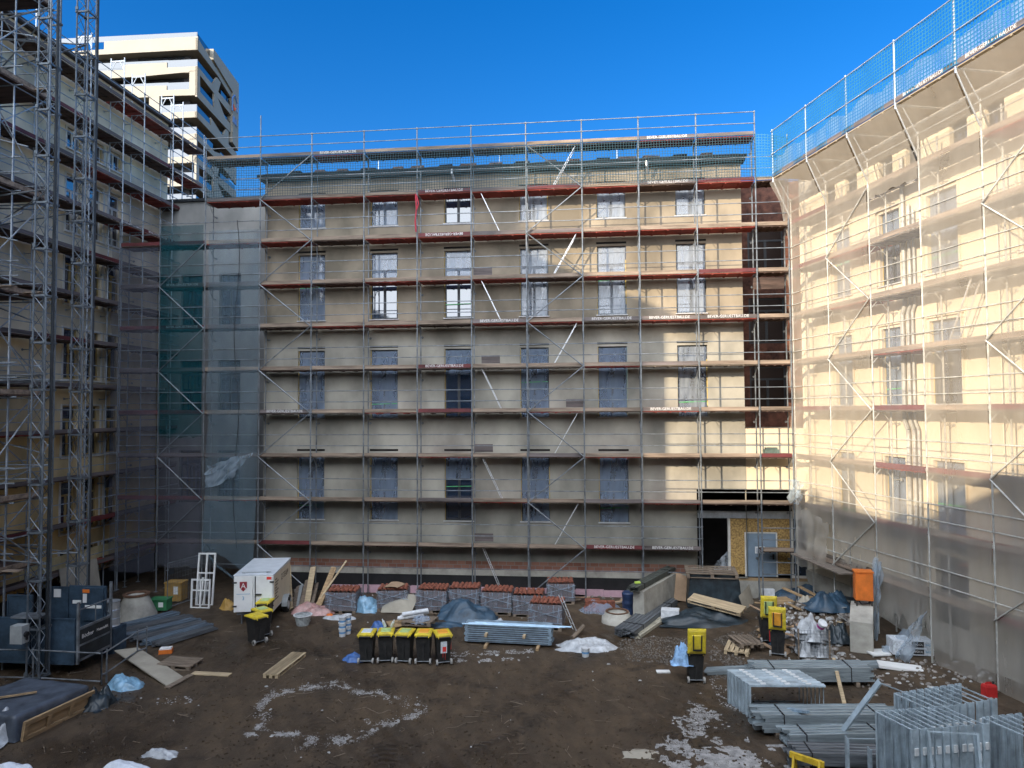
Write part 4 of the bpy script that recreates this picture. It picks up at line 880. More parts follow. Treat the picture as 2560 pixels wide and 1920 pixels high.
for z in (3.2, 9.2, 15.2, 21.2):
    mb = MB(); mb.tube((-2.5,-8.35,z),(-7.0,-7.0,z),.03,5); mb.tube((-2.1,-10.5,z+.1),(-7.0,-9.5,z+.1),.03,5); mb.tube((-2.1,-10.4,z+.1),(-7.0,-7.0,z+.12),.026,5); mb.tube((-2.5,-8.35,z),(-7.0,-9.5,z),.026,5); mb.build('wall_tie', 'galv', ho)
mb = MB(); mb.bb(-7.0,-1.1,-10.15,-8.6,.12,.26); mb.build('platform_floor', 'hoist_dark', ho)
def panel(x0, x1, z0, z1, y=-10.19, mat='hoist_blue', t=.04):
    mb = MB(); mb.bb(x0, x1, y-t/2, y+t/2, z0, z1)
    mb.bb(x0, x0+.05, y-t/2-.02, y-t/2-.001, z0, z1); mb.bb(x1-.05, x1, y-t/2-.02, y-t/2-.001, z0, z1); mb.bb(x0+.05, x1-.05, y-t/2-.02, y-t/2-.001, z1-.05, z1); mb.bb(x0+.05, x1-.05, y-t/2-.02, y-t/2-.001, z0+.0, z0+.06)
    return mb.build('side_panel', mat, ho)
panel(-2.62,-1.12,.05,1.5); panel(-3.95,-2.66,.05,1.5); panel(-5.3,-3.99,.05,1.5); panel(-6.95,-5.34,.05,1.5)
panel(-3.55,-2.66,1.51,2.2,-10.12)
mb = MB(); mb.bb(-2.55,-1.2,-8.66,-8.6,.3,2.15); mb.bb(-3.4,-2.58,-8.66,-8.6,.3,2.1); mb.build('back_panel', 'hoist_blue', ho)
mb = MB(); mb.bb(-2.0,-1.25,-8.73,-8.67,1.0,2.1); mb.build('control_cabinet', 'hoist_blue', ho)
mb = MB(); mb.bb(-1.98,-1.84,-8.75,-8.735,1.6,1.9); mb.bb(-1.9,-1.3,-8.75,-8.735,1.42,1.52); mb.bb(-2.4,-2.1,-8.69,-8.663,1.55,1.66); mb.bb(-3.1,-2.85,-8.69,-8.663,1.75,2.02); mb.build('sticker', 'white_paint', ho)
mb = MB(); mb.bb(-2.0,-1.75,-8.75,-8.735,1.94,2.05); mb.build('warning_sign', 'orange_paint', ho)
gt = MB()
gt.bar((-1.06,-10.15,.15),(-1.06,-8.6,.15),.05,.07); gt.bar((-1.06,-10.15,.62),(-1.06,-8.6,.62),.05,.05); gt.bar((-1.06,-10.15,1.15),(-1.06,-8.6,1.15),.05,.07); gt.bar((-1.06,-10.15,1.75),(-1.06,-8.6,1.75),.03,.03)
for y in (-10.15,-8.6): gt.bar((-1.06,y,.05),(-1.06,y,2.0 if y < -9 else 2.3),.07,.07)
gt.bar((-1.06,-9.35,1.15),(-1.06,-9.35,1.75),.025,.025)
gt = gt.build('gate', 'galv', ho)
mb = MB(); mb.bb(-1.055,-1.03,-10.09,-8.65,.66,1.1); mb.bb(-1.055,-1.03,-10.09,-8.65,.2,.58); mb.build('gate_board', 'hoist_dark', gt)
o = link('lettering', text_mesh('Böcker', .19, 'letter_white'), gt, (-1.024,-9.75,.88), (R(90), 0, R(90))); o = link('lettering', text_mesh('Materiallift', .13, 'letter_white'), gt, (-1.024,-9.05,.88), (R(90), 0, R(90)))
mb = MB(); mb.bb(-2.9,-1.95,-10.75,-10.25,1.62,1.68); mb.build('shelf', 'galv', ho)
mb = MB(); mb.bb(-2.6,-2.2,-11.1,-10.8,.95,1.5); nm('box_grey', (0.33, 0.35, 0.35), 0.6, 0.12, 3); cbx = mb.build('switch_box', 'box_grey', ho)
mb = MB(); mb.tube((-2.195,-10.95,1.22),(-2.14,-10.95,1.22),.09,8); mb.bar((-2.15,-10.95,1.05),(-2.15,-10.95,1.3),.05,.05); mb.build('switch', 'rubber', cbx)
# barrier of tubes round the hoist
def tube_barrier(pts, label, zs=(.1,.95)):
    t = MB()
    for p in pts: t.tube((p[0],p[1],GZ),(p[0],p[1],GZ+zs[1]+.08),.026,6)
    for a, b_ in zip(pts[:-1], pts[1:]):
        for z in zs: t.tube((a[0],a[1],GZ+z),(b_[0],b_[1],GZ+z),.024,6)
    return tag(t.build('tube_barrier', 'galv'), label, 'barrier', 'tube barriers round the hoist')
tube_barrier([G(-60,1700)[:2], G(82,1702)[:2], G(253,1712)[:2]], 'low steel tube barrier in front of the hoist panels')
tube_barrier([G(253,1712)[:2], G(266,1706)[:2], G(343,1650)[:2], G(366,1642)[:2]], 'steel tube barrier along the plywood ramp beside the hoist gate', (.3,.95))
# landing tower between hoist and wing
lt = Scaffold('landing_tower', 'dense tube landing tower between the hoist and the ochre wing', (0,0,0), 0.0, [-6.6,-5.2,-3.9], [2.9,5.2,8.7,12.1,15.6,19.2,22.6,25.4])
def pole(a, b_, nme='tube', r=.028):
    mb = MB(); mb.tube(a, b_, r, 5); mb.build(nme, 'galv_mid', lt.root)
for x in (-6.5,-5.2,-3.9):
    for y in (-11.6,-9.9,-8.4): pole((x,y,-.3),(x,y,27.5),'standard')
for z in lt.lv:
    for y in (-11.6,-9.9,-8.4):
        for dz in (-.1,.55,1.05): pole((-6.9,y,z+dz),(-3.6,y,z+dz),'ledger',.025)
    for x in (-6.5,-3.9):
        for dz in (-.12,1.0): pole((x,-11.9,z+dz),(x,-8.1,z+dz),'transom',.025)
    mb = MB(); mb.bb(-6.9,-3.75,-11.5,-8.5,z-.05,z); mb.build('deck', 'deck_brown', lt.root)
    mb = MB(); mb.bb(-3.78,-3.74,-11.5,-8.5,z+.003,z+.16); mb.bb(-6.9,-3.79,-11.54,-11.51,z+.003,z+.16); mb.build('toe_board', 'toe_wood', lt.root)
for i, z in enumerate(lt.lv[:-1]):
    z2 = lt.lv[i+1]; s_ = i % 2
    pole((-6.5 if s_ else -3.9,-11.63,z),(-3.9 if s_ else -6.5,-11.63,z2),'diagonal_brace',.024); pole((-3.87,-11.6 if s_ else -8.4,z),(-3.87,-8.4 if s_ else -11.6,z2),'diagonal_brace',.024)
    mb = MB(); mb.bb(-4.3,-4.1,-11.75,-11.7,z+.3,z+2.0); mb.build('landing_gate', 'hoist_blue', lt.root)

q = random.Random(21)                                        # odd tubes clamped on at all angles
for k in range(34):
    z = q.uniform(1.5, 24); y = q.choice((-11.62,-9.88,-8.42)); x = q.uniform(-6.9,-5.2); L = q.uniform(1.2,3.2)
    pole((x,y,z),(min(x+L,-3.5),y+q.uniform(-.3,.3),z+q.uniform(-.9,.9)),'tube',.024)
for k in range(10):
    z = q.choice(lt.lv)+.02; y = q.uniform(-11.2,-9); mb = MB(); mb.bar((-6.8,y,z+.03),(-3.4+q.uniform(0,.5),y+q.uniform(-.2,.2),z+.03),.24,.04); mb.build('loose_board','toe_wood',lt.root)
# ================================================================ things on the ground
def gp(px, py, dz=0.0):
    p = G(px, py); p.z = H(p.x, p.y)+dz; return p
def yaw_to(a, b): return math.atan2(b[1]-a[1], b[0]-a[0])
# ---- bins
def prism_loft(mb, rects):
    """stack of (z, x0, x1, y0, y1) rectangles"""
    o = len(mb.v)
    for z, a, b_, c, d in rects: mb.v += [(a,c,z),(b_,c,z),(b_,d,z),(a,d,z)]
    for i in range(len(rects)-1):
        for k in range(4): mb.f.append((o+4*i+k, o+4*i+(k+1)%4, o+4*i+4+(k+1)%4, o+4*i+4+k))
    mb.f.append((o+3,o+2,o+1,o)); n_ = o+4*(len(rects)-1); mb.f.append((n_,n_+1,n_+2,n_+3)); return mb
nm('wheel_grey', (0.33, 0.32, 0.30), 0.8, 0.15, 5); nm('lid_green', (0.42, 0.55, 0.22), 0.5, 0.15, 5); nm('lid_orange', (0.78, 0.34, 0.04), 0.5, 0.12, 4)
nm('sticker_pale', (0.60, 0.66, 0.70), 0.6, 0.15, 30); nm('paint_red', (0.72, 0.05, 0.04), 0.6, 0.15, 6); nm('blue_sheet', (0.05, 0.13, 0.35), 0.5, 0.2, 4)
def bin_(label, p, rot, insert='lid_green', opened=False, sticker=None):
    t = thing('wheelie_bin', label, 'wheelie bin', p, rot, 'black bins with yellow lids'); t.scale = (.87,.88,.97)
    mb = MB(); prism_loft(mb, [(.05,-.22,.22,-.20,.26),(.5,-.25,.25,-.26,.31),(.93,-.28,.28,-.32,.36)]); prism_loft(mb, [(.90,-.31,.31,-.36,.40),(.965,-.31,.31,-.36,.40)])
    mb.bb(-.03,.03,-.29,-.25,.12,.85)
    b_ = mb.build('body', 'black_plastic', t)
    mb = MB(); prism_loft(mb, [(0,-.315,.315,0,.80),(.045,-.315,.315,0,.80),(.08,-.26,.26,.07,.72)]); mb.tube((-.24,-.0,.02),(-.24,-.09,-.02),.018,5); mb.tube((.24,-.0,.02),(.24,-.09,-.02),.018,5)
    ld = mb.build('lid', 'yellow_plastic', t); ld.location = (0,-.38,.968)
    mb = MB(); prism_loft(mb, [(.081,-.19,.19,.16,.62),(.1,-.17,.17,.18,.6)]); mb.build('lid_panel', insert, ld)
    if opened:
        ld.rotation_euler = (R(98),0,0)
        mb = MB(); mb.bb(-.15,-.11,.12,.62,.1,.13); mb.bb(.13,.17,.12,.62,.1,.13); mb.bb(-.11,.13,.12,.16,.1,.13); mb.build('lid_grip', 'black_plastic', ld)
        mb = MB(); mb.bb(-.25,.25,-.3,.33,.966,.97); mb.build('opening', 'void_dark', t)  # black plate standing in for the shade inside the open bin
    for s in (-1, 1):
        mb = MB(); mb.tube((s*.24,-.27,.1),(s*.31,-.27,.1),.1,14); w_ = mb.build('wheel', 'wheel_grey', t)
        mb = MB(); mb.tube((s*.312,-.27,.1),(s*.318,-.27,.1),.05,10); mb.build('hub', 'rubber', w_)
    mb = MB(); mb.tube((-.24,-.27,.1),(.24,-.27,.1),.016,6); mb.build('axle', 'galv', t)
    mb = MB(); mb.tube((-.26,-.40,.95),(.26,-.40,.95),.018,6); mb.build('handle', 'black_plastic', t)
    if sticker == 'front':
        mb = MB(); mb.bb(-.14,.10,-.345,-.325,.42,.80); mb.build('sticker', 'sticker_pale', t)
        mb = MB(); mb.box((.0,-.35,.55),(.14,.008,.16)); mb.bar((-.05,-.35,.47),(-.06,-.35,.28),.008,.02,(0,1,0)); mb.bar((.03,-.35,.47),(.03,-.35,.20),.008,.02,(0,1,0)); mb.build('paint_splash', 'paint_red', t)
        mb = MB()
        for y in (-.12,0,.1): mb.bar((.292,y,.85),(.286,y+.01,.45),.008,.03,(1,0,0))
        mb.build('paint_stripe', 'paint_red', t)
    if sticker == 'lid':
        mb = MB(); mb.bb(-.15,.15,.28,.5,.101,.108); mb.build('sticker', 'sticker_pale', ld)
    if sticker == 'side':
        mb = MB()
        for y in (-.1,.02): mb.bar((-.292,y,.85),(-.286,y+.01,.45),.008,.03,(1,0,0))
        mb.build('paint_stripe', 'paint_red', t)
    return t
ROT_F = YAW*0.6
labs = ['black bin with pale blue film on its lid, outermost of the row of five', 'black bin in the row of five with white bottles lying behind its lid', 'black bin with a pale green lid panel, middle of the row of five', 'black bin with an orange lid panel in the row of five', 'black bin with a white sticker and red paint splashes ending the row of five']
for i, (px, ins) in enumerate(((918,'sticker_pale'),(965,'lid_green'),(1013,'lid_green'),(1060,'lid_orange'),(1107,'lid_orange'))):
    bin_(labs[i], gp(px, 1651+i*1.4), ROT_F+(.04,.12,-.09,.03,.32)[i], ins, False, 'front' if i == 4 else None)
bin_('black bin with yellow lid standing nearest the viewer beside the trailer', gp(641,1606), 1.0, 'yellow_plastic')
bin_('black bin half hidden between the trailer and the bin before it', gp(655,1590), .9, 'lid_green')
bin_('black bin with olive lid tucked against the trailer door', gp(662,1566), .15, 'lid_green')
bin_('black bin with its yellow lid flung open and a pale blue rag at its side', gp(1737,1700), .05, 'yellow_plastic', True)
bin_('black bin with open yellow lid standing behind the orange lidded bin', gp(1918,1612), -.05, 'lid_green', True)
bin_('black bin with orange rimmed open lid and red stripes beside the pallets', gp(1945,1640), -.25, 'lid_orange', True, 'side')
# ---- white box trailer
tp = gp(633,1562); t = thing('box_trailer', 'white closed box trailer with shield emblem parked beside leaning planks', 'trailer', tp, R(11))
W, Lg, zb, ht = 1.52, 2.9, .5, 1.42
mb = MB(); mb.bb(-W/2,W/2,.03,Lg,zb,zb+ht); mb.build('body', 'white_paint', t)
nm('panel_cream', (0.70, 0.62, 0.47), 0.6, 0.06, 2)
mb = MB(); mb.bb(W/2+.002,W/2+.012,.1,Lg-.05,zb+.06,zb+ht-.05); sd = mb.build('side_wall', 'panel_cream', t)
mb = MB(); mb.add([(-W/2-.02,.0,zb+ht+.003),(W/2+.02,.0,zb+ht+.003),(W/2+.02,Lg+.03,zb+ht+.003),(-W/2-.02,Lg+.03,zb+ht+.003),(-W/2-.02,.0,zb+ht+.03),(W/2+.02,0,zb+ht+.03),(W/2+.02,Lg+.03,zb+ht+.1),(-W/2-.02,Lg+.03,zb+ht+.1)],[(0,3,2,1),(4,5,6,7),(0,1,5,4),(1,2,6,5),(2,3,7,6),(3,0,4,7)])
nm('roof_white', (0.62, 0.66, 0.70), 0.5, 0.08, 2); rf = mb.build('roof', 'roof_white', t)
mb = MB(); mb.bar((-.55,.35,zb+ht+.06),(.6,.35,zb+ht+.06),.04,.03); mb.bar((-.45,.3,zb+ht+.05),(-.45,.3,zb+ht+.09),.1,.1); mb.bar((.45,.3,zb+ht+.05),(.45,.3,zb+ht+.09),.1,.1); mb.build('roof_bar', 'galv_bright', rf)
for s, nme in ((-1,'L'),(1,'R')):
    x0, x1 = (-W/2+.03,-.03) if s < 0 else (.03, W/2-.03)
    mb = MB(); mb.bb(x0,x1,-.03,.028,zb+.03,zb+ht-.03); dr = mb.build('door', 'white_paint', t)
    mb = MB()
    for z in (zb+.25, zb+ht-.25): mb.bb(*( (x0-.06,x0+.1) if s < 0 else (x1-.1,x1+.06)), -.05,-.032, z-.03,z+.03)
    mb.build('hinge', 'frame_grey', dr)
    if s < 0:
        cx = (x0+x1)/2; mb = MB(); mb.prism([(-.14,.18),(.14,.18),(.14,-.05),(0,-.2),(-.14,-.05)], lambda u, v, q: (cx+u,q,zb+1.02+v), -.04,-.032); nm('emblem_red', (0.26, 0.02, 0.03), 0.5, 0.05, 2); em = mb.build('emblem', 'emblem_red', dr)
        link('lettering', text_mesh('A', .3, 'letter_white', .003), em, (cx,-.043,zb+1.03), (R(90),0,0)); nm('text_blue', (0.12, 0.32, 0.50), 0.6, 0.05, 2)
        link('lettering', text_mesh('3', .2, 'text_blue', .003), dr, (cx,-.034,zb+.55), (R(90),0,0))
        mb = MB(); mb.bb(cx-.26,cx+.26,-.036,-.031,zb+.715,zb+.73); mb.build('stripe', 'text_blue', dr)
    else:
        mb = MB(); mb.tube((x0+.05,-.05,zb+.05),(x0+.05,-.05,zb+ht-.02),.02,6); mb.bar((x0+.05,-.07,zb+.7),(x0+.3,-.07,zb+.7),.04,.05); mb.build('lock_bar', 'frame_grey', dr)
        mb = MB(); mb.bb(x1-.22,x1-.03,-.036,-.031,zb+ht-.16,zb+ht-.05); mb.build('badge', 'paint_red', dr)
nm('text_brown', (0.12, 0.09, 0.06), 0.7, 0.05, 2)
link('lettering', text_mesh('Z-TEAM', .34, 'text_brown', .003), sd, (W/2+.015,1.85,zb+1.05), (R(90),0,R(90)))
mb = MB()
for k in range(8): mb.bb(W/2+.0125,W/2+.016,.25,.25+.3+.12*((k*5) % 3),zb+1.15-k*.11,zb+1.2-k*.11)
mb.build('lettering', 'text_brown', sd)
mb = MB(); mb.bb(-W/2+.1,W/2-.1,.1,Lg-.1,zb-.12,zb-.01); mb.bar((0,Lg-.1,zb-.06),(0,Lg+1.0,zb-.1),.09,.09); mb.build('chassis', 'galv', t)
for s in (-1, 1):
    mb = MB(); mb.tube((s*(W/2+.02),1.75,.31),(s*(W/2+.20),1.75,.31),.31,22); wh = mb.build('wheel', 'rubber', t)
    mb = MB(); mb.tube((s*(W/2+.201),1.75,.31),(s*(W/2+.21),1.75,.31),.17,16); mb.build('rim', 'alu', wh)
    mb = MB()
    pts = [(1.75+.40*math.cos(a), .33+.38*math.sin(a)) for a in [R(q) for q in range(0,181,20)]]
    for a, b_ in zip(pts[:-1], pts[1:]): mb.add([(s*(W/2+.002),a[0],a[1]),(s*(W/2+.24),a[0],a[1]),(s*(W/2+.24),b_[0],b_[1]),(s*(W/2+.002),b_[0],b_[1]),(s*(W/2+.002),a[0],a[1]+.03),(s*(W/2+.24),a[0],a[1]+.03),(s*(W/2+.24),b_[0],b_[1]+.03),(s*(W/2+.002),b_[0],b_[1]+.03)],[(0,1,2,3),(7,6,5,4),(1,0,4,5),(2,1,5,6),(3,2,6,7),(0,3,7,4)])
    mb.build('mudguard', 'box_grey', t)
mb = MB(); mb.tube((-.5,.2,0),(-.5,.2,zb-.1),.03,6); mb.tube((.5,.2,0),(.5,.2,zb-.1),.03,6); mb.build('prop_stand', 'galv', t)
# ---- planks
def plank(label, a, b_, w_, th, mat='timber', name='plank', cat='plank', group=None, up=(0,0,1)):
    a = Vector(a); b_ = Vector(b_); mb = MB(); c = (a+b_)/2
    mb.bar(a-c, b_-c, w_, th, up); o = tag(mb.build(name, mat), label, cat, group); o.location = c; return o
def lean(label, px, py, qx, qy, w_, th, mat, y=-.15, **k):
    a = gp(px, py, .02); b_ = onY(qx, qy, y); return plank(label, a, b_, w_, th, mat, up=(0,-1,.3), **k)
lean('pale board leaning upright at the trailer corner', 726,1524, 721,1415, .22,.04,'timber_pale')
lean('wide pale board leaning alone between two scaffold standards', 766,1518, 783,1418, .26,.045,'timber_pale')
lean('short weathered board leaning on the wide pale board', 778,1520, 792,1458, .17,.04,'timber_old')
lean('orange brown board leaning far over towards the tile pallets', 790,1524, 833,1418, .16,.05,'timber')
lean('second orange brown board behind the tilted one', 796,1524, 838,1420, .12,.05,'timber')
lean('thin bright lath leaning widest of all boards by the tile pallets', 783,1522, 866,1402, .07,.05,'timber_pale')
for k, (a, b_, c, d, mt) in enumerate(((735,1520,745,1466,'timber_old'),(741,1521,754,1462,'box_grey'),(746,1522,757,1468,'timber_old'),(752,1521,768,1450,'timber_old'))):
    lean('weathered grey board in the bundle leaning right of the trailer', a,b_,c,d,.17,.04,mt, group='weathered boards leaning behind the trailer')
# ---- roof tile pallets
m, n, b_ = nodes_of('tile_wrap_stack'); tc = n.nodes.new('ShaderNodeTexCoord'); sx = n.nodes.new('ShaderNodeSeparateXYZ'); n.links.new(tc.outputs['Object'], sx.inputs[0])
a1 = n.nodes.new('ShaderNodeMath'); a1.operation = 'ADD'; n.links.new(sx.outputs[0], a1.inputs[0]); n.links.new(sx.outputs[1], a1.inputs[1])
cxy = n.nodes.new('ShaderNodeCombineXYZ'); n.links.new(a1.outputs[0], cxy.inputs[0]); n.links.new(sx.outputs[2], cxy.inputs[1])
bt = n.nodes.new('ShaderNodeTexBrick'); n.links.new(cxy.outputs[0], bt.inputs['Vector']); bt.offset = 0
bt.inputs['Color1'].default_value = (0.17,0.10,0.085,1); bt.inputs['Color2'].default_value = (0.10,0.075,0.075,1); bt.inputs['Mortar'].default_value = (0.02,0.018,0.02,1)
bt.inputs['Scale'].default_value = 1; bt.inputs['Brick Width'].default_value = .2; bt.inputs['Row Height'].default_value = .055; bt.inputs['Mortar Size'].default_value = .009
n.links.new(bt.outputs[0], b_.inputs['Base Color']); b_.inputs['Roughness'].default_value = .85
bp = n.nodes.new('ShaderNodeBump'); bp.inputs['Strength'].default_value = .6; bp.invert = True; n.links.new(bt.outputs['Fac'], bp.inputs['Height']); n.links.new(bp.outputs[0], b_.inputs['Normal'])
net_mat('stretch_wrap', (0.50, 0.58, 0.68), .24, 9.0, .3, vary=.22)
def pallet_mb(mb, L=1.2, Wd=.8, h=.144, c=(0,0,0)):
    for i in range(5): mb.bb(c[0]-L/2,c[0]+L/2,c[1]-Wd/2+i*(Wd-.13)/4,c[1]-Wd/2+i*(Wd-.13)/4+.13,c[2]+h-.022,c[2]+h)
    for x in (-L/2, -.07, L/2-.14): mb.bb(c[0]+x,c[0]+x+.14,c[1]-Wd/2+.002,c[1]+Wd/2-.002,c[2]+h-.044,c[2]+h-.0225)
    for x in (-L/2, -.07, L/2-.14):
        for y in (-Wd/2+.003, -.05, Wd/2-.103): mb.bb(c[0]+x+.003,c[0]+x+.137,c[1]+y,c[1]+y+.1,c[2]+.022,c[2]+h-.0445)
    for y in (-Wd/2, -.05, Wd/2-.1): mb.bb(c[0]-L/2,c[0]+L/2,c[1]+y,c[1]+y+.1,c[2],c[2]+.0215)
    return mb
def tile_pallet(label, p, rot, w_=1.25, d_=.95, h=.72, hump=True, seed=0):
    t = thing('tile_pallet', label, 'pallet of tiles', p, rot, 'film wrapped pallets of roof tiles')
    pallet_mb(MB(), w_, d_).build('pallet', 'timber_old', t)
    mb = MB(); mb.bb(-w_/2,w_/2,-d_/2,d_/2,.146,.146+h); mb.build('tile_stack', 'tile_wrap_stack', t)
    mb = MB(); q = random.Random(seed)
    for r_ in range(3):
        y = -d_/2+.16+r_*.3
        for k in range(7):
            x = -w_/2+.1+k*(w_-.2)/6; a = q.uniform(-.2,.2); z0 = .15+h+.0
            pts = [(x+.085*math.cos(R(b_)), z0+.02+.085*math.sin(R(b_))) for b_ in range(0,181,30)]
            for u, v in zip(pts[:-1], pts[1:]):
                mb.add([(u[0],y-.14,u[1]),(v[0],y-.14,v[1]),(v[0]+a*.2,y+.14,v[1]+.015),(u[0]+a*.2,y+.14,u[1]+.015)],[(0,1,2,3)])
                mb.add([(u[0],y-.14,u[1]-.014),(v[0],y-.14,v[1]-.014),(v[0],y-.14,v[1]),(u[0],y-.14,u[1])],[(0,1,2,3)])
    mb.build('top_tiles', 'brick_red', t)
    mb = MB(); wd, dd = w_/2+.015, d_/2+.015
    per = [(-wd,-dd),(wd,-dd),(wd,dd),(-wd,dd),(-wd,-dd)]
    def fn(a, c):
        s = a*4; i = min(3, int(s)); f = s-i; x = per[i][0]*(1-f)+per[i+1][0]*f; y = per[i][1]*(1-f)+per[i+1][1]*f
        k = .012+.02*abs(nz(a*30, c*6, seed)); l_ = math.hypot(x, y)
        return (x*(1+k/l_), y*(1+k/l_), .14+c*(h+.03+.04*nz(a*20,seed,3)))
    mb.sheet(64, 10, fn); mb.build('stretch_wrap', 'stretch_wrap', t, True)
    mb = MB()
    for (z0, z1) in ((.85,.5),(.5,.82),(.42,.3)): mb.bar((-wd-.03,-dd-.03,z0-.05*(seed%3)),(wd+.03,-dd-.03,z1),.012,.035,(0,1,0))
    mb.build('wrap_band', 'film_band', t)
    return t
tl = ['film wrapped tile pallet beside the leaning boards with a red plank on top', 'tile pallet covered by loose cardboard behind the beige sheet', 'tile pallet between the beige sheet and the blue tarp', 'tile pallet right behind the dark blue tarp heap', 'tile pallet in the back row standing close against its twin, nearer the blue tarp', 'tile pallet pressed against its twin in the back row', 'small far tile pallet against the pink insulation', 'single tile pallet standing forward of the row with a ladder on its side']
pos = [(849,1535,.05),(976,1531,.14),(1078,1534,-.03),(1158,1532,.06),(1241,1540,-.05),(1320,1543,.02),(1400,1512,.1),(1366,1577,-.1)]
for i, (px, py, ro) in enumerate(pos):
    p = gp(px, py); p.y += .5; tile_pallet(tl[i], p, ro, 1.25 if i != 6 else 1.15, .95, (.72,.7,.78,.76,.76,.74,.72,.82)[i], True, i)
p = gp(849,1535); plank('reddish brown plank lying on the first tile pallet', (p.x-.3,p.y+.35,p.z+.98),(p.x+.45,p.y+.4,p.z+.97),.14,.05,'brick_red')
# loose bricks
bp0 = gp(1492,1528); q = random.Random(4)
for k in range(14):
    mb = MB(); mb.box((0,0,.11),(.3,.24,.22)); o = tag(mb.build('hollow_brick', 'brick_red'), 'red brick lying in the loose film covered pile by the pink insulation', 'brick', 'loose red bricks by the pink insulation')
    o.location = (bp0.x-.35+.31*(k % 4)+q.uniform(-.03,.03), bp0.y+.3*((k//4) % 2), bp0.z+.225*(k//8)+(.0)); o.rotation_euler = (0,0,q.uniform(-.2,.2))
def heap(label, p, rx, ry, h, mat, seed, name='tarp_heap', cat='tarp', rot=0, n_=34, rough=.35, flat=1.5, group=None):
    flat = max(flat, 2.6); rough = min(rough, .6)
    def fn(a, c):
        u, v = a*2-1, c*2-1; r_ = min(1, math.hypot(u, v)); k = (1-r_**flat)
        e = 1+.26*nz(u*2.2, v*2.2, seed); lo = .62+.55*nz(u*1.6+seed, v*1.6, seed)
        fold = (1-abs(nz(u*3.1, v*3.1, seed+9)))**3; fine = (1-abs(nz(u*7+3, v*7, seed+5)))**3
        return (rx*u*e, ry*v*e, max(-.02, 1.3*h*k*max(.12, lo)*(1+rough*.5*nz(u*3, v*3, seed+1)) + k*h*(.34*rough+.08)*(fold-.4) + k*h*(.16*rough+.04)*(fine-.4) + .012*(1-r_) - .012))
    mb = MB(); mb.sheet(n_, n_, fn); o = tag(mb.build(name, mat, None, True), label, cat, group); o.location = p; o.rotation_euler = (0,0,rot); return o
def drape(label, p, w_, d_, h, mat, seed, rot=0, name='tarp', cat='tarp', over=.12):
    """cover thrown over a block: top, falling sides with folds"""
    def fn(a, c):
        u, v = a*2-1, c*2-1; m_ = max(abs(u), abs(v)); k = .62
        if m_ <= k: x, y, z = u/k*w_/2, v/k*d_/2, h+.03*nz(u*4, v*4, seed)
        else:
            f = (m_-k)/(1-k); s = 1/m_; x = u*s*(w_/2+over*f+.05*nz(u*9, v*9, seed)*f); y = v*s*(d_/2+over*f+.06*nz(u*9, v*9, seed+2)*f); z = h*(1-f)+.02*nz(u*7, v*7, seed)
        return (x, y, max(z, .005))
    mb = MB(); mb.sheet(40, 40, fn); o = tag(mb.build(name, mat, None, True), label, cat); o.location = p; o.rotation_euler = (0,0,rot); return o
nm('film_pink', (0.42, 0.24, 0.22), 0.35, 0.25, 4, bump=.3, bscale=8); nm('film_lightblue', (0.22, 0.40, 0.55), 0.35, 0.25, 4, bump=.3, bscale=8); nm('film_white', (0.46, 0.48, 0.50), 0.35, 0.22, 5, bump=.4, bscale=10); nm('rag_blue', (0.30, 0.50, 0.78), 0.8, 0.3, 4, bump=.5, bscale=10)
heap('clear film wrapped loosely round the red brick pile', bp0+Vector((.15,.0,-.02)), .95,.5,.42,'plastic_film',41,'film_wrap','plastic film')
heap('reddish film bundle lying behind the mortar tub', gp(778,1536)+Vector((0,.2,0)), .95,.45,.42,'film_pink',42,'film_bundle','film bundle')
mb = MB(); mb.lathe([(.10,0),(.13,.03),(.13,.09),(.09,.12)],14); o = tag(mb.build('hose_coil', 'orange_paint'), 'small bright orange hose coil at the end of the reddish film bundle', 'hose'); o.location = gp(824,1541)
heap('crumpled whitish film trailing from the reddish bundle', gp(850,1545), .75,.3,.16,'film_white',43,'film_scrap','plastic film')
heap('light blue film heap between two tile pallets', gp(911,1529)+Vector((0,.25,0)), .75,.5,.55,'film_lightblue',44,'film_heap','plastic film')
heap('dark blue tarp heap thrown in front of the tile pallets', gp(1165,1549)+Vector((0,.3,0)), 1.25,.75,.75,'tarp_blue',45)
heap('flat tail of blue tarp trailing into the mud', gp(1120,1562), .8,.4,.12,'tarp_blue',46)
# cardboard / beige sheet
def sheet_obj(label, pts, mat, name, cat, th=.012, bend=.0, seed=0, n_=12):
    a, b_, c, d = [Vector(p) for p in pts]; nn = (b_-a).cross(d-a).normalized()
    def fn(s_):
        return lambda u, v: (a*(1-u)+b_*u)*(1-v)+(d*(1-u)+c*u)*v + nn*(bend*math.sin(math.pi*u)+.25*bend*nz(u*4, v*4, seed) + s_*th)
    mb = MB(); mb.sheet(n_, n_, fn(0)); mb.sheet(n_, n_, fn(1)); return tag(mb.build(name, mat, None, True), label, cat)
nm('beige_board', (0.36, 0.325, 0.26), 0.8, 0.1, 2)
p = gp(952,1533); qd = gp(1027,1537)
sheet_obj('large bent beige sheet leaning on the cardboard covered tile pallet', [p, qd, qd+Vector((.2,.55,.62)), p+Vector((.1,.45,.75))], 'beige_board', 'fibre_sheet', 'sheet', .012, .07, 1)
p = gp(976,1531); sheet_obj('loose cardboard lying on top of the second tile pallet', [p+Vector((-.35,.1,.95)),p+Vector((.3,.0,1.0)),p+Vector((.45,.75,.98)),p+Vector((-.2,.85,1.02))], 'cardboard', 'cardboard_sheet', 'cardboard', .01, .05, 2)
p = gp(884,1530); sheet_obj('narrow pale sheet standing at the side of the first tile pallet', [p,p+Vector((.12,.5,0)),p+Vector((.0,.55,.85)),p+Vector((-.15,.05,.9))], 'white_paint', 'fibre_sheet', 'sheet', .012, .02, 3)
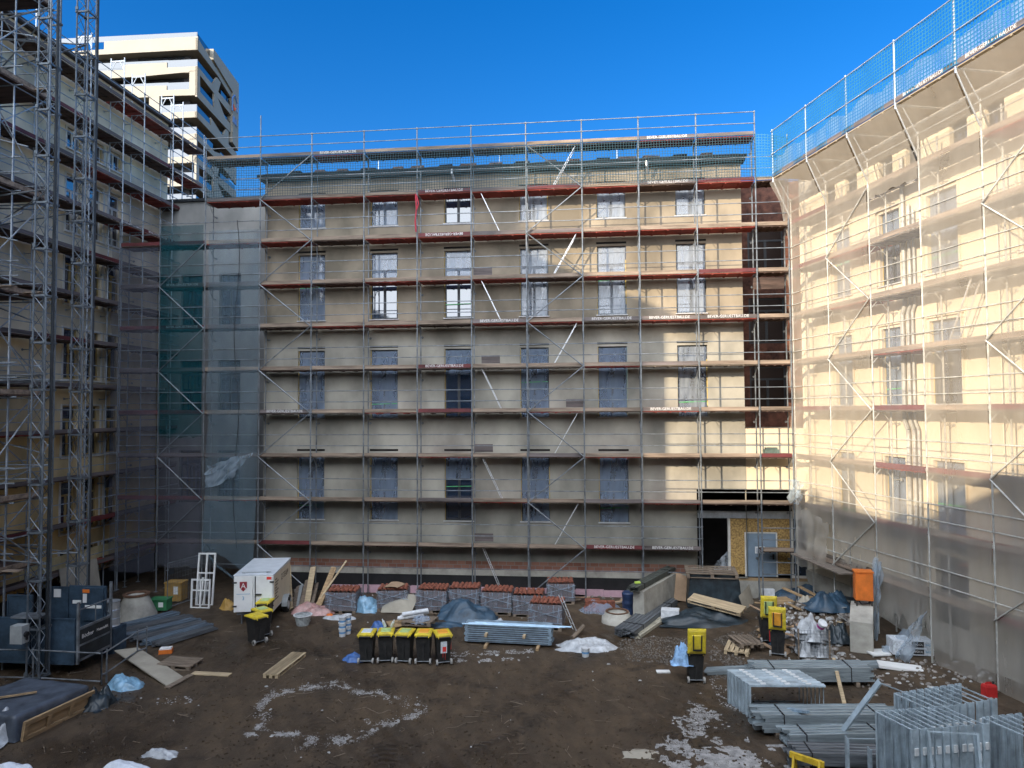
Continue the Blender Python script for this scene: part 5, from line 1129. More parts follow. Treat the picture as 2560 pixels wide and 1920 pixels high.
# ---- tub and buckets
nm('bucket_white', (0.66, 0.68, 0.70), 0.5, 0.12, 6); nm('bucket_blue', (0.12, 0.30, 0.55), 0.5, 0.1, 6); nm('tub_grey', (0.42, 0.45, 0.45), 0.6, 0.3, 9)
t = thing('mortar_tub', 'wide splashed mortar tub with oval rim in front of the reddish bundle', 'tub', gp(757,1562))
mb = MB(); mb.lathe([(.24,0),(.33,.38)],22); mb.build('body','tub_grey',t); mb = MB(); mb.lathe([(.335,.37),(.365,.38),(.365,.41),(.31,.41)],22,cap=False); mb.build('rim','bucket_white',t); mb = MB(); mb.lathe([(.31,.33),(.0,.335)],20,cap=False); mb.build('dark_disc','void_dark',t)  # near-black disc set below the rim
def bucket(label, p, grp=None, band=True):
    t = thing('bucket', label, 'bucket', p, rnd.uniform(0,6), grp)
    mb = MB(); mb.lathe([(.115,0),(.14,.3)],18); mb.build('body','bucket_white',t); mb = MB(); mb.lathe([(.145,.27),(.15,.28),(.15,.31),(.13,.31)],18,cap=False); mb.build('rim','bucket_white',t)
    if band: mb = MB(); mb.lathe([(.1285,.12),(.1335,.19)],18,cap=False); mb.build('label_band','bucket_blue',t)
    return t
pb, pc = gp(856,1590), gp(869,1584)
for k in range(3): bucket('white bucket in the front stack behind the bins', pb+Vector((0,0,.21*k)), 'nested white buckets, front stack')
for k in range(3): bucket('white bucket in the rear stack behind the bins', pc+Vector((0,0,.21*k)), 'nested white buckets, rear stack')
bucket('single white bucket with a blue band before the plastic sheeting', gp(1464,1640)+Vector((0,0,0)))
# bottles and blue bag behind the bins
heap('blue bag lying behind the first bins of the row', gp(945,1575), .35,.3,.32,'blue_sheet',51,'plastic_bag','bag'); 
for k, px in enumerate((957,975)):
    mb = MB(); mb.lathe([(.05,0),(.05,.2),(.02,.26),(.02,.3)],12); o = tag(mb.build('bottle','bucket_white'), 'white bottle lying upon the lid of the second bin of the row', 'bottle', 'white bottles on a bin lid'); o.location = gp(965,1652.4)+Vector((-.1+.22*k,.25,1.06)); o.rotation_euler = (R(20),R(-15+40*k),0)
heap('blue sheet crumpled on the mud beside the first bin', gp(884,1648), .38,.25,.2,'blue_sheet',52,'sheet_scrap','plastic sheet')
# ---- film rolls on broken pallets
p = gp(1030,1567)
for k, (dx, dy, dz, ro) in enumerate(((-.35,.1,0,.5),(.35,-.1,.02,-.2))):
    o = tag(pallet_mb(MB()).build('broken_pallet', 'timber_old' if k else 'timber'), ('skewed brown pallet under the white film rolls', 'broken pallet lying askew beside the film rolls')[k], 'pallet'); o.location = p+Vector((dx,dy,dz+.16*k)); o.rotation_euler = (.03,-.05,ro)
for k in range(4):
    mb = MB(); mb.tube((-.5,0,0),(.5,0,0),.085,14); mb.tube((-.52,0,0),(-.501,0,0),.03,8); o = tag(mb.build('film_roll','bucket_white'), 'white film roll lying on the skewed pallets behind the bins', 'roll', 'white film rolls on the pallets'); o.location = p+Vector((-.05+.06*k,.0+.17*(k % 3),.40+.15*(k//3))); o.rotation_euler = (0,R(-6),.32)
heap('clear film scrap hanging over the film rolls', p+Vector((.45,-.2,.28)), .4,.35,.2,'plastic_film',53,'film_scrap','plastic film')
# ---- steel planks stacked, tubes on top, bearers
nm('deck_blue', (0.33, 0.44, 0.54), 0.45, 0.25, 3, metal=.35); nm('tube_blue', (0.50, 0.70, 0.88), 0.35, 0.1, 3, metal=.4)
A0, A1 = gp(1152,1610), gp(1388,1622); an = yaw_to(A0, A1); mid = (A0+A1)/2; ux = Vector((math.cos(an), math.sin(an), 0)); uy = Vector((-ux.y, ux.x, 0))
def steel_plank_mesh(L=3.07):
    mb = MB(); mb.bb(-L/2,L/2,-.155,.155,.05,.07); mb.bb(-L/2,L/2,-.16,-.15,.0,.07); mb.bb(-L/2,L/2,.15,.16,.0,.07); mb.bb(-L/2-.03,-L/2,-.16,.16,.01,.07); mb.bb(L/2,L/2+.03,-.16,.16,.01,.07)
    return mb.mesh('steel_plank','deck_blue')
spm = steel_plank_mesh(); sm_ = MB(); sm_.bb(-1.45,1.45,-.1635,-.1605,.02,.046); sm_ = sm_.mesh('side_groove','frame_grey')
for k in range(8):
    for j in range(2):
        o = tag(link('steel_plank', spm), 'perforated steel scaffold plank in the low stack right of the five bins', 'scaffold plank', 'steel planks stacked by the bins')
        link('side_groove', sm_, o); o.location = mid+uy*(.2+.36*j)+Vector((0,0,.11+.074*k))+ux*rnd.uniform(-.03,.03); o.rotation_euler = (0,0,an+rnd.uniform(-.005,.005))
for k in range(3):
    mb = MB(); mb.tube((-1.75,0,0),(1.75,0,0),.03,8); o = tag(mb.build('scaffold_tube','tube_blue'), 'long pale blue tube laid on top of the steel plank stack', 'tube', 'tubes on the steel plank stack'); o.location = mid+uy*(.06+.09*k)+ux*(.1+.2*k)+Vector((0,0,.73)); o.rotation_euler = (0,0,an-.02*(k-1))
for (s, z, l_) in ((-.62,.04,'low timber bearer sticking out under the steel planks near the bins'),(.92,.04,'low timber bearer sticking out under the steel planks near the white bucket')):
    c = mid+ux*s*1.2; plank(l_, c-uy*.35+Vector((0,0,z)), c+uy*.7+Vector((0,0,z+.01)), .1,.1,'timber','timber_bearer','timber')
for (s, l_) in ((-.75,'short timber poking out halfway up the steel plank stack near the bins'),(.62,'short timber poking out halfway up the steel plank stack near its far end')):
    c = mid+ux*s; plank(l_, c-uy*.22+Vector((0,0,.42)), c+uy*.03+Vector((0,0,.42)), .09,.09,'timber_pale','timber_bearer','timber')
heap('small white film scrap behind the steel plank stack', gp(1246,1561), .3,.2,.22,'film_white',54,'film_scrap','plastic film')
o = tag(ladder_mb((-.02,0,0),(.05,0,1.42),.36).build('aluminium_ladder','alu'), 'short aluminium ladder leaning on the forward tile pallet', 'ladder'); o.location = gp(1438,1576); o.rotation_euler = (R(-8),R(-24),R(25))
mb = MB(); mb.tube((-.45,0,0),(.45,0,.08),.085,12,.075); o = tag(mb.build('log','timber_old'), 'short log lying between ladder foot and plastic sheeting', 'log'); o.location = gp(1445,1590,.1); o.rotation_euler = (0,R(-8),R(62))
heap('crumpled milky plastic sheeting behind the single white bucket', gp(1468,1618), 1.05,.55,.3,'film_white',55,'plastic_sheeting','plastic sheet',n_=44,rough=.9)
# ---- manhole ring, cone
def ring(label, p, prof, rim, name='manhole_ring'):
    t = thing(name, label, 'concrete ring', p); mb = MB(); mb.lathe(prof, 30, cap=False); mb.build('body','concrete',t,True)
    mb = MB(); mb.lathe(rim, 30, cap=False); nm('rust', (0.16, 0.085, 0.05), .9, .3, 6) if 'rust' not in M else None; mb.build('rim','rust',t); return t
ring('low round concrete manhole ring with rusty rim beside the dark profiles', gp(1543,1556), [(.62,0),(.60,.22),(.5,.24),(.49,.4),(.40,.42),(.38,.1),(.0,.08)], [(.40,.421),(.46,.425),(.46,.45),(.38,.45),(.38,.40)])
ring('tapering concrete manhole cone standing behind the goods hoist', gp(340,1546), [(.78,0),(.78,.18),(.48,.85),(.46,.95),(.36,.95),(.36,.5),(.0,.48)], [(.44,.951),(.5,.955),(.5,1.02),(.36,1.02),(.36,.94)], 'manhole_cone')
# ---- concrete wall block with profiles on it
def bundle(label, a, b_, w_, h, mat, layers=4, rows=3, group=None, base=.08, name='profile_bundle', strap=True, tilt=None):
    a = Vector(a); b_ = Vector(b_); L = (b_-a).length; c = (a+b_)/2; t = thing(name, label, 'profile bundle', c, 0, group)
    t.rotation_mode = 'QUATERNION'; x = (b_-a)/L; y = Vector((0,0,1)).cross(x).normalized(); z = x.cross(y); t.rotation_quaternion = Matrix((x,y,z)).transposed().to_quaternion()
    q = random.Random(int(L*1000)); pw, phh = w_/rows, h/layers; mb = MB()
    for i in range(layers):
        for j in range(rows):
            e = q.uniform(-.14,.14)*min(1, L/2); y0 = -w_/2+j*pw; z0 = base+i*phh
            mb.bb(-L/2+e, L/2+e, y0+.004, y0+pw-.004, z0+.004, z0+phh*.25); mb.bb(-L/2+e, L/2+e, y0+.004, y0+.012, z0+phh*.25, z0+phh-.003); mb.bb(-L/2+e, L/2+e, y0+pw-.012, y0+pw-.004, z0+phh*.25, z0+phh-.003)
            if i == layers-1: mb.bb(-L/2+e, L/2+e, y0+.012, y0+pw-.012, z0+phh*.6, z0+phh*.7)
    mb.build('profiles', mat, t)
    if strap:
        for s in (-.33, .33):
            mb = MB(); mb.bb(s*L-.012, s*L+.012, -w_/2-.008, w_/2+.008, base-.006, base+h+.006); mb.build('strap','rubber',t)
    if base > .03:
        for s in (-.38, .38): mb = MB(); mb.bb(s*L-.05, s*L+.05, -w_/2-.05, w_/2+.05, 0, base-.008); mb.build('bearer','timber_old',t)
    return t
ca, cb_ = gp(1597,1553), gp(1681,1499); an = yaw_to(ca, cb_); L = (cb_-ca).length
t = thing('concrete_block', 'long low concrete wall block carrying dark metal profiles', 'concrete block', ca, an)
mb = MB(); prism_loft(mb, [(0,0,L,-.25,.25),(1.18,.0,L,-.22,.22)]); mb.build('body','concrete',t)
mb = MB(); mb.bb(.35,.45,-.06,.06,1.18,1.2); mb.bb(L-.45,L-.35,-.06,.06,1.18,1.2); mb.build('lifting_anchor','rust',t)
nm('profile_olive', (0.12, 0.13, 0.115), .5, .25, 3, metal=.3); nm('profile_dark', (0.17, 0.185, 0.20), .5, .3, 3, metal=.3, stretch=(.4,6,6)); nm('profile_galv', (0.36, 0.42, 0.45), .45, .2, 3, metal=.45, stretch=(.4,4,4)); nm('profile_blue', (0.20, 0.26, 0.32), .45, .4, 3, metal=.3, stretch=(.4,9,9)); nm('profile_pale', (0.46, 0.43, 0.34), .6, .15, 3)
dirv = Vector((math.cos(an), math.sin(an), 0)); sdv = Vector((-dirv.y, dirv.x, 0))
bundle('dark metal profile bundle lying on the long concrete wall block', ca-dirv*.35+sdv*.1+Vector((0,0,1.2)), ca+dirv*(L+.1)+sdv*.1+Vector((0,0,1.2)), .42,.2,'profile_olive',4,3,base=.02)
mb = MB(); mb.box((0,0,.05),(.22,.12,.06),R(20)); nm('ribbon_lime', (0.55, 0.75, 0.12), .6, .1, 3); o = tag(mb.build('tape_knot','ribbon_lime'), 'lime tape knot round the profiles on the concrete wall block', 'tape'); o.location = ca+sdv*.1+dirv*.15+Vector((0,0,1.42))
mb = MB(); mb.lathe([(.27,0),(.29,.05),(.27,.3),(.29,.45),(.27,.6),(.29,.85),(.26,.9)],20); nm('drum_blue', (0.02, 0.04, 0.10), .5, .2, 3); o = tag(mb.build('plastic_drum','drum_blue'), 'dark blue plastic drum behind the concrete wall block', 'drum'); o.location = gp(1573,1534)
bundle('grey decking profiles lying slantwise on the mud beside the concrete wall block', gp(1562,1594,.0), gp(1672,1512,.0), .8,.26,'profile_dark',4,5,base=.05)
bundle('thin pale laths and profiles beside the grey decking profiles', gp(1592,1596,.0), gp(1690,1530,.0), .28,.12,'profile_pale',2,3,base=.02,strap=False)
mb = MB(); mb.bb(-.35,.35,-.25,.25,0,.4); o = tag(mb.build('foam_block','bucket_white'), 'white foam block at the head of the low tarp heap', 'foam block'); o.location = gp(1678,1556)+Vector((0,.3,0)); o.rotation_euler = (0,0,-.15)
# ---- cardboard, dark covered box with pallet, tarp heap
def poly_board(label, p, pts, rot, tilt, mat, name, cat, th=.02):
    mb = MB(); mb.prism(pts, lambda u, v, t_: (u, t_, v), -th/2, th/2); o = tag(mb.build(name, mat), label, cat); o.location = p; o.rotation_euler = (tilt,0,rot); return o
poly_board('big torn brown cardboard leaning between concrete block and dark box', gp(1692,1508), [(-.15,.15),(.9,0),(.95,.55),(.65,1.05),(.25,1.25),(-.35,1.35),(-.32,.9)], .1, R(-18), 'cardboard','cardboard_sheet','cardboard')
poly_board('smaller cardboard flap tucked behind the dark box corner', gp(1716,1505), [(-.1,.4),(.5,.2),(.6,.8),(.1,.95)], -.1, R(-14), 'cardboard','cardboard_sheet','cardboard')
mb = MB(); mb.box((0,0,0),(.6,.5,.04)); o = tag(mb.build('insulation_offcut','xps_pink'), 'pink insulation offcut on top of the cardboard pile', 'insulation'); o.location = gp(1700,1490)+Vector((.05,.4,1.4)); o.rotation_euler = (.15,.1,.3)
p = gp(1790,1527); p += Vector((0,.62,0))
drape('dark grey tarp drawn tightly over a big box near the door', p, 2.0,1.15,1.22,'tarp_dark',61,-.06,'covered_box','covered box',.1)
o = tag(pallet_mb(MB(),2.1,1.25,.2).build('long_pallet','timber_old'), 'long brown slatted pallet lying on the tarp covered box', 'pallet'); o.location = p+Vector((-.1,-.1,1.27)); o.rotation_euler = (R(3),0,-.06)
heap('low dark tarp heap spread in front of the covered box', gp(1765,1565)+Vector((.0,.35,0)), 1.75,.85,.40,'tarp_dark',62,flat=3.2,n_=48)
a, b_ = gp(1728,1545), gp(1850,1572)
o = tag(pallet_mb(MB(),2.2,.6,.14).build('slatted_pallet','timber_pale'), 'pale slatted pallet lying askew on the low tarp heap', 'pallet'); o.location = (a+b_)/2+Vector((.1,.2,.5)); o.rotation_euler = (R(14),R(4),yaw_to(a,b_)+.05)
sheet_obj('pale cardboard sheet leaning on the covered box side', [gp(1859,1541),gp(1884,1520),gp(1884,1520)+Vector((-.15,.15,.75)),gp(1859,1541)+Vector((-.15,.15,.55))], 'beige_board','cardboard_sheet','cardboard',.02,.03,6)
mb = MB(); mb.bb(-.25,.25,-.1,.1,0,.5); o = tag(mb.build('stone_slab','bucket_white'), 'upright white building block near the door threshold', 'block'); o.location = gp(1921,1512); o.rotation_euler = (0,0,.1)
# pallets by the bins
o = tag(pallet_mb(MB()).build('pallet','timber_pale'), 'light new pallet under the grey one beside the right hand bins', 'pallet'); o.location = gp(1850,1635)+Vector((0,.3,0)); o.rotation_euler = (0,0,1.25)
o = tag(pallet_mb(MB()).build('pallet','timber_old'), 'weathered grey pallet lying on the light new one', 'pallet'); o.location = gp(1862,1630)+Vector((.1,.35,.15)); o.rotation_euler = (0,R(3),1.75)
heap('pale blue rag hanging out at the open bin', gp(1712,1700)+Vector((-.1,-.05,.55)), .33,.24,.48,'rag_blue',63,'rag','rag',rough=.9)
# ---- wire mesh crate with rubbish
t = thing('mesh_crate', 'wire mesh crate overfilled with plastic rubbish beside the tall concrete block', 'wire crate', gp(2040,1655)+Vector((0,.4,0)), -.12)
mb = MB(); mb.box((0,0,.08),(.95,.75,.06)); 
for x in (-.48,.48):
    for y in (-.38,.38): mb.bb(x-.025,x+.025,y-.025,y+.025,0,1.0)
mb.build('frame','timber_old',t)
for (a, b_) in (((-.48,-.39),(.48,-.39)),((.48,-.38),(.48,.38)),((-.48,-.38),(-.48,.38)),((-.48,.39),(.48,.39))):
    mb = MB(); a = Vector((*a,0)); b_ = Vector((*b_,0))
    for k in range(10): mb.tube(a+Vector((0,0,.1+k*.095)),b_+Vector((0,0,.1+k*.095)),.006,4)
    for k in range(11): p_ = a+(b_-a)*k/10; mb.tube(p_+Vector((0,0,.08)),p_+Vector((0,0,.97)),.006,4)
    mb.build('mesh_panel','galv',t)
pc = gp(2040,1655)+Vector((0,.4,.12))
for k in range(9):
    heap('crumpled white plastic bag stuffed in the wire mesh crate', pc+Vector(((k%3-1)*.26,(k//3-1)*.2,.5*(k%2))), .26,.24,.5,'film_white',70+k,'rubbish_bag','rubbish bag',n_=16,rough=.8,group='rubbish bags in the mesh crate')
heap('beige plastic lump bulging over the top of the mesh crate', pc+Vector((-.1,.05,.72)), .42,.3,.42,'film_white',81,'rubbish_heap','rubbish',rough=.9)
bk = bucket('white bucket with magenta label on top of the mesh crate', pc+Vector((.2,-.15,.85)), None, False); bk.rotation_euler = (.6,.3,0)
nm('magenta', (0.35, 0.04, 0.22), .5, .1, 3); mb = MB(); mb.lathe([(.1275,.1),(.1345,.2)],18,cap=False); mb.build('label_band','magenta',bk)
# ---- tall concrete block with orange cabinet
t = thing('concrete_block', 'tall concrete block with sloping top carrying the orange cabinet', 'concrete block', gp(2155,1645), -.38); t.scale = (1.3,1.1,1.02)
mb = MB(); mb.prism([(0,0),(1.25,0),(1.25,1.35),(.75,1.35),(0,1.0)], lambda u, v, q_: (q_, u, v), -.27, .27); mb.build('body','concrete',t)
ob = gp(2155,1645); R_ = Matrix.Rotation(-.38,3,'Z'); oc = ob+R_ @ Vector((.05,1.0,1.36))
t = thing('power_cabinet', 'bright orange power cabinet on short legs on the tall concrete block', 'cabinet', oc, -.15)
mb = MB(); mb.bb(-.28,.28,-.2,.2,.2,1.15); mb.bb(-.31,.31,-.23,.23,1.152,1.2); bd = mb.build('body','orange_paint',t)
mb = MB(); mb.bb(-.25,.25,-.215,-.202,.24,1.1); mb.bb(.18,.2,-.225,-.216,.6,.75); mb.build('door','orange_paint',t)
for x in (-.24,.24):
    for y in (-.16,.16): mb = MB(); mb.bb(x-.02,x+.02,y-.02,y+.02,0,.198); mb.build('leg','rubber',t)
mb = MB(); mb.path([(-.2,-.1,.2),(-.1,-.2,.08),(.1,-.22,.12),(.2,-.05,.2)],.02,5); mb.build('cable','rubber',t)
# ---- carton, sheets, canister
a, b_ = gp(2246,1662), gp(2325,1660); t = thing('carton_stack', 'white printed carton bundle with black panels lying before the torn net', 'carton', (a+b_)/2+Vector((0,.3,0)), yaw_to(a,b_)*.5-.12)
nm('carton_white', (0.60, 0.64, 0.68), .6, .22, 18); mb = MB(); mb.bb(-.62,.62,-.3,.3,.06,.52); mb.build('box','carton_white',t)
mb = MB(); mb.bb(-.05,.32,-.306,-.301,.32,.5); mb.bb(-.05,.32,-.306,-.301,.1,.26); mb.build('black_panel','rubber',t)
link('lettering', text_mesh('EVOOL', .1, 'letter_white'), t, (.135,-.309,.41), (R(90),0,0)); link('lettering', text_mesh('EVOOL', .1, 'letter_white'), t, (.135,-.309,.18), (R(90),0,0)); link('lettering', text_mesh('BASE', .09, 'text_blue'), t, (.47,-.303,.4), (R(90),0,0)); link('lettering', text_mesh('BASE', .09, 'text_blue'), t, (.47,-.303,.18), (R(90),0,0))
mb = MB(); mb.bb(-.6,-.4,-.2,.2,0,.058); mb.bb(.4,.6,-.2,.2,0,.058); mb.build('bearer','timber_old',t)
mb = MB(); mb.box((0,0,.03),(.75,.55,.05)); o = tag(mb.build('foam_sheet','white_paint'), 'square white foam sheet lying between the concrete block and the carton', 'foam sheet'); o.location = gp(2198,1648); o.rotation_euler = (.02,.03,.25)
mb = MB(); mb.box((0,0,.05),(1.25,.5,.08)); o = tag(mb.build('foam_sheet','white_paint'), 'long white foam sheet lying at the end of the profile bundles', 'foam sheet'); o.location = gp(2250,1684); o.rotation_euler = (.02,.04,-.22)
t = thing('fuel_canister', 'red fuel canister standing behind the grey door frames', 'canister', gp(2474,1768), .2)
mb = MB(); prism_loft(mb, [(0,-.17,.17,-.1,.1),(.3,-.17,.17,-.1,.1),(.36,-.14,.14,-.08,.08)]); nm('canister_red', (0.55, 0.03, 0.03), .45, .12, 3); mb.build('body','canister_red',t); mb = MB(); mb.bar((-.1,0,.4),(.06,0,.4),.03,.03); mb.bar((-.1,0,.35),(-.1,0,.4),.03,.03); mb.bar((.06,0,.35),(.06,0,.4),.03,.03); mb.build('handle','canister_red',t); mb = MB(); mb.tube((.12,0,.35),(.14,0,.42),.03,8); mb.build('cap','rubber',t)
# ---- tarps with boards by the entrance
heap('dark blue tarp mound with two boards on it, below the entrance window', gp(2010,1505), 1.6,.9,.55,'tarp_blue',91,n_=44,flat=2.5)
a = gp(1965,1492)
for k, (x0, y0, x1, y1) in enumerate(((1958,1470,2040,1506),(1998,1466,2070,1505))):
    plank(('rough board lying on the blue tarp mound nearer the entrance','rough board lying on the blue tarp mound nearer the cabinet')[k], G(x0,y0,.55), G(x1,y1,.42), .16,.05,'timber')
heap('crushed blue grey tarp spilling down behind the mesh crate', gp(2075,1570), .9,.7,.55,'tarp_blue',92,rough=.7)
heap('crushed dark tarp between mesh crate and tall concrete block', gp(2095,1620), .45,.5,.5,'tarp_dark',93,rough=.7)
plank('long black pipe leaning from the tarp to the cabinet', gp(2095,1548,.2), G(2146,1500,.9), .12,.12,'tarp_dark','drain_pipe','pipe')
o = tag(pallet_mb(MB(),1.0,.8).build('pallet','timber'), 'small brown pallet half buried in rubble behind the open bins', 'pallet'); o.location = gp(1955,1535); o.rotation_euler = (.1,.05,.4)
# ---- profile bundles right foreground
bundle('bundle of grey galvanised profiles on a pallet before the foam sheet', gp(1880,1706), gp(2168,1712), .7,.42,'profile_galv',6,4,base=.14)
bundle('long thin profiles laid behind the galvanised bundle', gp(1768,1683), gp(2200,1676), .4,.12,'profile_galv',2,4,base=.03,strap=False)
bundle('middle bundle of pale profiles in front of the lying door frames', gp(1890,1828), gp(2240,1828), .7,.45,'profile_galv',5,4,base=.1)
bundle('short profile bundle with raw ends near the yellow trestle', gp(1960,1868), gp(2230,1866), .6,.36,'profile_galv',4,4,base=.06)
bundle('dark profile bundle at the bottom behind the upright door frames', gp(1975,1905), gp(2250,1915), .6,.3,'profile_dark',4,4,base=.06)
plank('pale board lying across the profile bundles', gp(2085,1690,.5), G(2112,1765,.1), .1,.05,'timber_pale')
plank('blue grey rail lying in front of the lying door frames', gp(1905,1790,.3), G(2020,1780,.35), .12,.06,'deck_blue','steel_rail','rail')
# ---- steel door frames
nm('frame_steel', (0.38, 0.46, 0.51), .5, .22, 2); nm('hinge_white', (0.66, 0.68, 0.68), .5, .08, 3)
def door_frame_parts(t, w_=.92, h=2.05, dpt=.15):
    for x, s in ((0,1),(w_,-1)):
        mb = MB(); mb.bb(x-.004,x+.004,-dpt/2,dpt/2,0,h); mb.bb(min(x,x+s*.045),max(x,x+s*.045),-dpt/2-.004,-dpt/2+.004,0,h); mb.bb(min(x,x+s*.045),max(x,x+s*.045),dpt/2-.004,dpt/2+.004,0,h); mb.bb(min(x,x+s*.02)-.0,max(x,x+s*.02),-.03,-.02,0,h); jb = mb.build('jamb','frame_steel',t)
        if s < 0:
            for z in (1.62,1.05,.4): mb = MB(); mb.bb(x+.005,x+.03,-.045,.04,z-.07,z+.07); mb.build('hinge_box','hinge_white',jb)
    mb = MB(); mb.bb(.05,w_-.05,-dpt/2,dpt/2,.0,.05); mb.build('head','frame_steel',t)
    mb = MB(); mb.bar((.0,-dpt/2+.012,h-.012),(w_,-dpt/2+.012,h-.012),.022,.022); mb.build('spacer_bar','frame_steel',t)
t0 = thing('door_frame', 'steel door frame standing upright in the front row at the picture corner', 'door frame', (0,0,0), 0, 'upright steel door frames, front row'); door_frame_parts(t0)
rz = math.atan2(-.92,.4)
def place_df(x, y, label, group, first=[t0]):
    if first: o = first.pop(); o.location = (x,y,GZ); o.rotation_euler = (0,0,rz+rnd.uniform(-.02,.02)); return o
    return dup(t0, (x,y,GZ), rz+rnd.uniform(-.03,.03), label, group)
for i in range(10): place_df(21.16+.168*i, -15.66+.045*i, 'steel door frame standing upright in the front row at the picture corner', 'upright steel door frames, front row')
for i in range(9): place_df(21.95+.2*i, -14.62+.085*i, 'steel door frame standing upright in the rear row near the red canister', 'upright steel door frames, rear row')
for i in range(5): place_df(23.2+.19*i, -15.75+.06*i, 'steel door frame standing upright in the outer row at the picture edge', 'upright steel door frames, outer row')
o = dup(t0, (21.75,-16.75,GZ), -.05, 'pale door frame leaning across the front of the upright rows', None); o.rotation_euler = (R(-9),0,-.05); del o['group']
for i in range(7):                                           # frames lying on one jamb
    o = dup(t0, (0,0,0), 0, 'steel door frame lying on its side in front of the galvanised bundle', 'door frames lying on their side')
    a = gp(1830,1775); p = a+Vector((.165*i*.35,-.05+.165*i*-.0-.0,0)); 
    yv = Vector((math.sin(.06), -math.cos(.06), 0)); o.location = a+Vector((.06*i,.55-.165*i,.0)); o.rotation_mode = 'QUATERNION'
    xl = Vector((0,0,1)); zl = Vector((math.cos(.08), math.sin(.08), 0)); yl = zl.cross(xl); o.rotation_quaternion = Matrix((xl,yl,zl)).transposed().to_quaternion()
o = dup(t0, (0,0,0), 0, 'single door frame leaning obliquely over the pale profiles', None); del o['group']
p0 = gp(2085,1862,.05); o.rotation_mode = 'QUATERNION'; zl = (G(2170,1740,1.1)-p0).normalized(); xl = Vector((.9,.1,-.1)); xl = (xl-zl*xl.dot(zl)).normalized(); yl = zl.cross(xl); o.location = p0; o.rotation_quaternion = Matrix((xl,yl,zl)).transposed().to_quaternion()
for i in range(2):
    o = dup(t0, (20.9+.3*i,-14.5-.5*i,GZ), 0.05, ('small upright door frame behind the yellow trestle','small upright door frame nearest the yellow trestle')[i], None); del o['group']; o.scale = (.8,1,.48)
# yellow trestle
t = thing('yellow_trestle', 'yellow painted timber trestle at the bottom edge beside the snow', 'trestle', gp(2018,1938), -.5); t.scale = (.62,.8,.9)
nm('yellow_paint', (0.62, 0.42, 0.03), .6, .15, 4)
mb = MB(); mb.bar((-.6,0,.42),(.6,0,.36),.1,.14); mb.build('beam','yellow_paint',t)
for x in (-.45,.45):
    for y in (-.22,.22): mb = MB(); mb.bar((x,y,0),(x,y*.2,.42),.08,.08); mb.build('leg','yellow_paint',t)
# ---- left foreground: pallet load with dark tarp and timber side
c = gp(20,1768); tq = Vector((.0,-13.75,GZ)); 
ua = Vector((1.06-.73, 2.11, 0)).normalized(); rz2 = math.atan2(ua.y, ua.x)
lc = gp(48,1855); lc2 = gp(223,1770)
base = (lc+lc2)/2; nrm = Vector((-ua.y, ua.x, 0))
drape('dark grey tarp stretched over a low flat pallet load in the near corner', base+nrm*1.25, (lc2-lc).length+.1, 2.3, .62,'tarp_grey',101, rz2,'covered_load','covered load',.06)
mb = MB(); L = (lc2-lc).length
mb.bb(-L/2,L/2,-.03,.03,.0,.1); mb.bb(-L/2,L/2,-.03,.03,.4,.52); mb.bb(-L/2,L/2,.031,.05,.02,.5)
for k in range(4): x = -L/2+.05+k*(L-.1)/3; mb.bb(x-.05,x+.05,-.035,.03,.1,.4)
o = tag(mb.build('load_side','timber'), 'orange brown framed timber side leaning on the tarp covered load', 'timber panel'); o.location = base-nrm*.08; o.rotation_euler = (R(10),0,rz2)
plank('thin lath lying across the tarp covered load', base+nrm*1.9+ua*-.7+Vector((0,0,.68)), base+nrm*.9+ua*.2+Vector((0,0,.68)), .07,.04,'timber')
heap('white foil hanging over the near end of the tarp covered load', lc+nrm*.7+Vector((0,0,.05)), .5,.7,.5,'film_white',102,'foil','foil')
heap('dark tarp corner sliding off the load to the mud', lc2+Vector((.1,.15,0)), .45,.5,.45,'tarp_dark',103,rough=.8)
# plywood ramp, pallet, boards, rags
sheet_obj('worn plywood ramp lying before the hoist gate', [gp(285,1650,.32),gp(345,1640,.3),gp(462,1695,.03),gp(425,1722,.03)], 'beige_board','plywood_ramp','ramp',.03,.0,3)
o = tag(pallet_mb(MB()).build('pallet','timber_old'), 'flat grey pallet lying in the mud beyond the plywood ramp', 'pallet'); o.location = gp(450,1664); o.rotation_euler = (.02,.02,-.05)
plank('grey board lying at the foot of the plywood ramp', gp(418,1722,.04), gp(478,1688,.04), .2,.035,'timber_old')
plank('pale board lying flat right of the ramp', gp(482,1683,.03), gp(575,1688,.03), .26,.03,'timber_pale')
o = tag(pallet_mb(MB(),1.9,.5,.13).build('plank_pallet','timber_pale'), 'long narrow plank pallet lying alone in the middle of the mud', 'pallet'); a, b_ = gp(676,1696), gp(748,1640); o.location = (a+b_)/2; o.rotation_euler = (0,0,yaw_to(a,b_))
o.scale = ((b_-a).length/1.9,1,1)
heap('light blue crumpled rags in front of the tube barrier', gp(312,1715), .62,.4,.3,'film_lightblue',104,'rag_heap','rags',rough=1.0)
t = thing('orange_sack', 'white and orange sack lying by the steel profiles', 'sack', gp(415,1633), .35); mb = MB(); mb.box((0,0,.07),(.42,.26,.14)); mb.build('body','orange_paint',t); mb = MB(); mb.box((0,0,.165),(.38,.24,.045)); mb.build('top','white_paint',t)
for k, (x0, y0, x1, y1) in enumerate(((300,1588,470,1548),(318,1600,490,1556),(340,1608,508,1562),(362,1616,520,1568),(385,1622,528,1574),(300,1575,440,1540))):
    bundle('flat bundle of dark steel profiles on the mud behind the hoist gate', gp(x0,y0), gp(x1,y1), .46,.15,'profile_blue' if k % 2 else 'profile_dark',2,4,group='flat steel profile bundles behind the hoist',base=.03,strap=False)
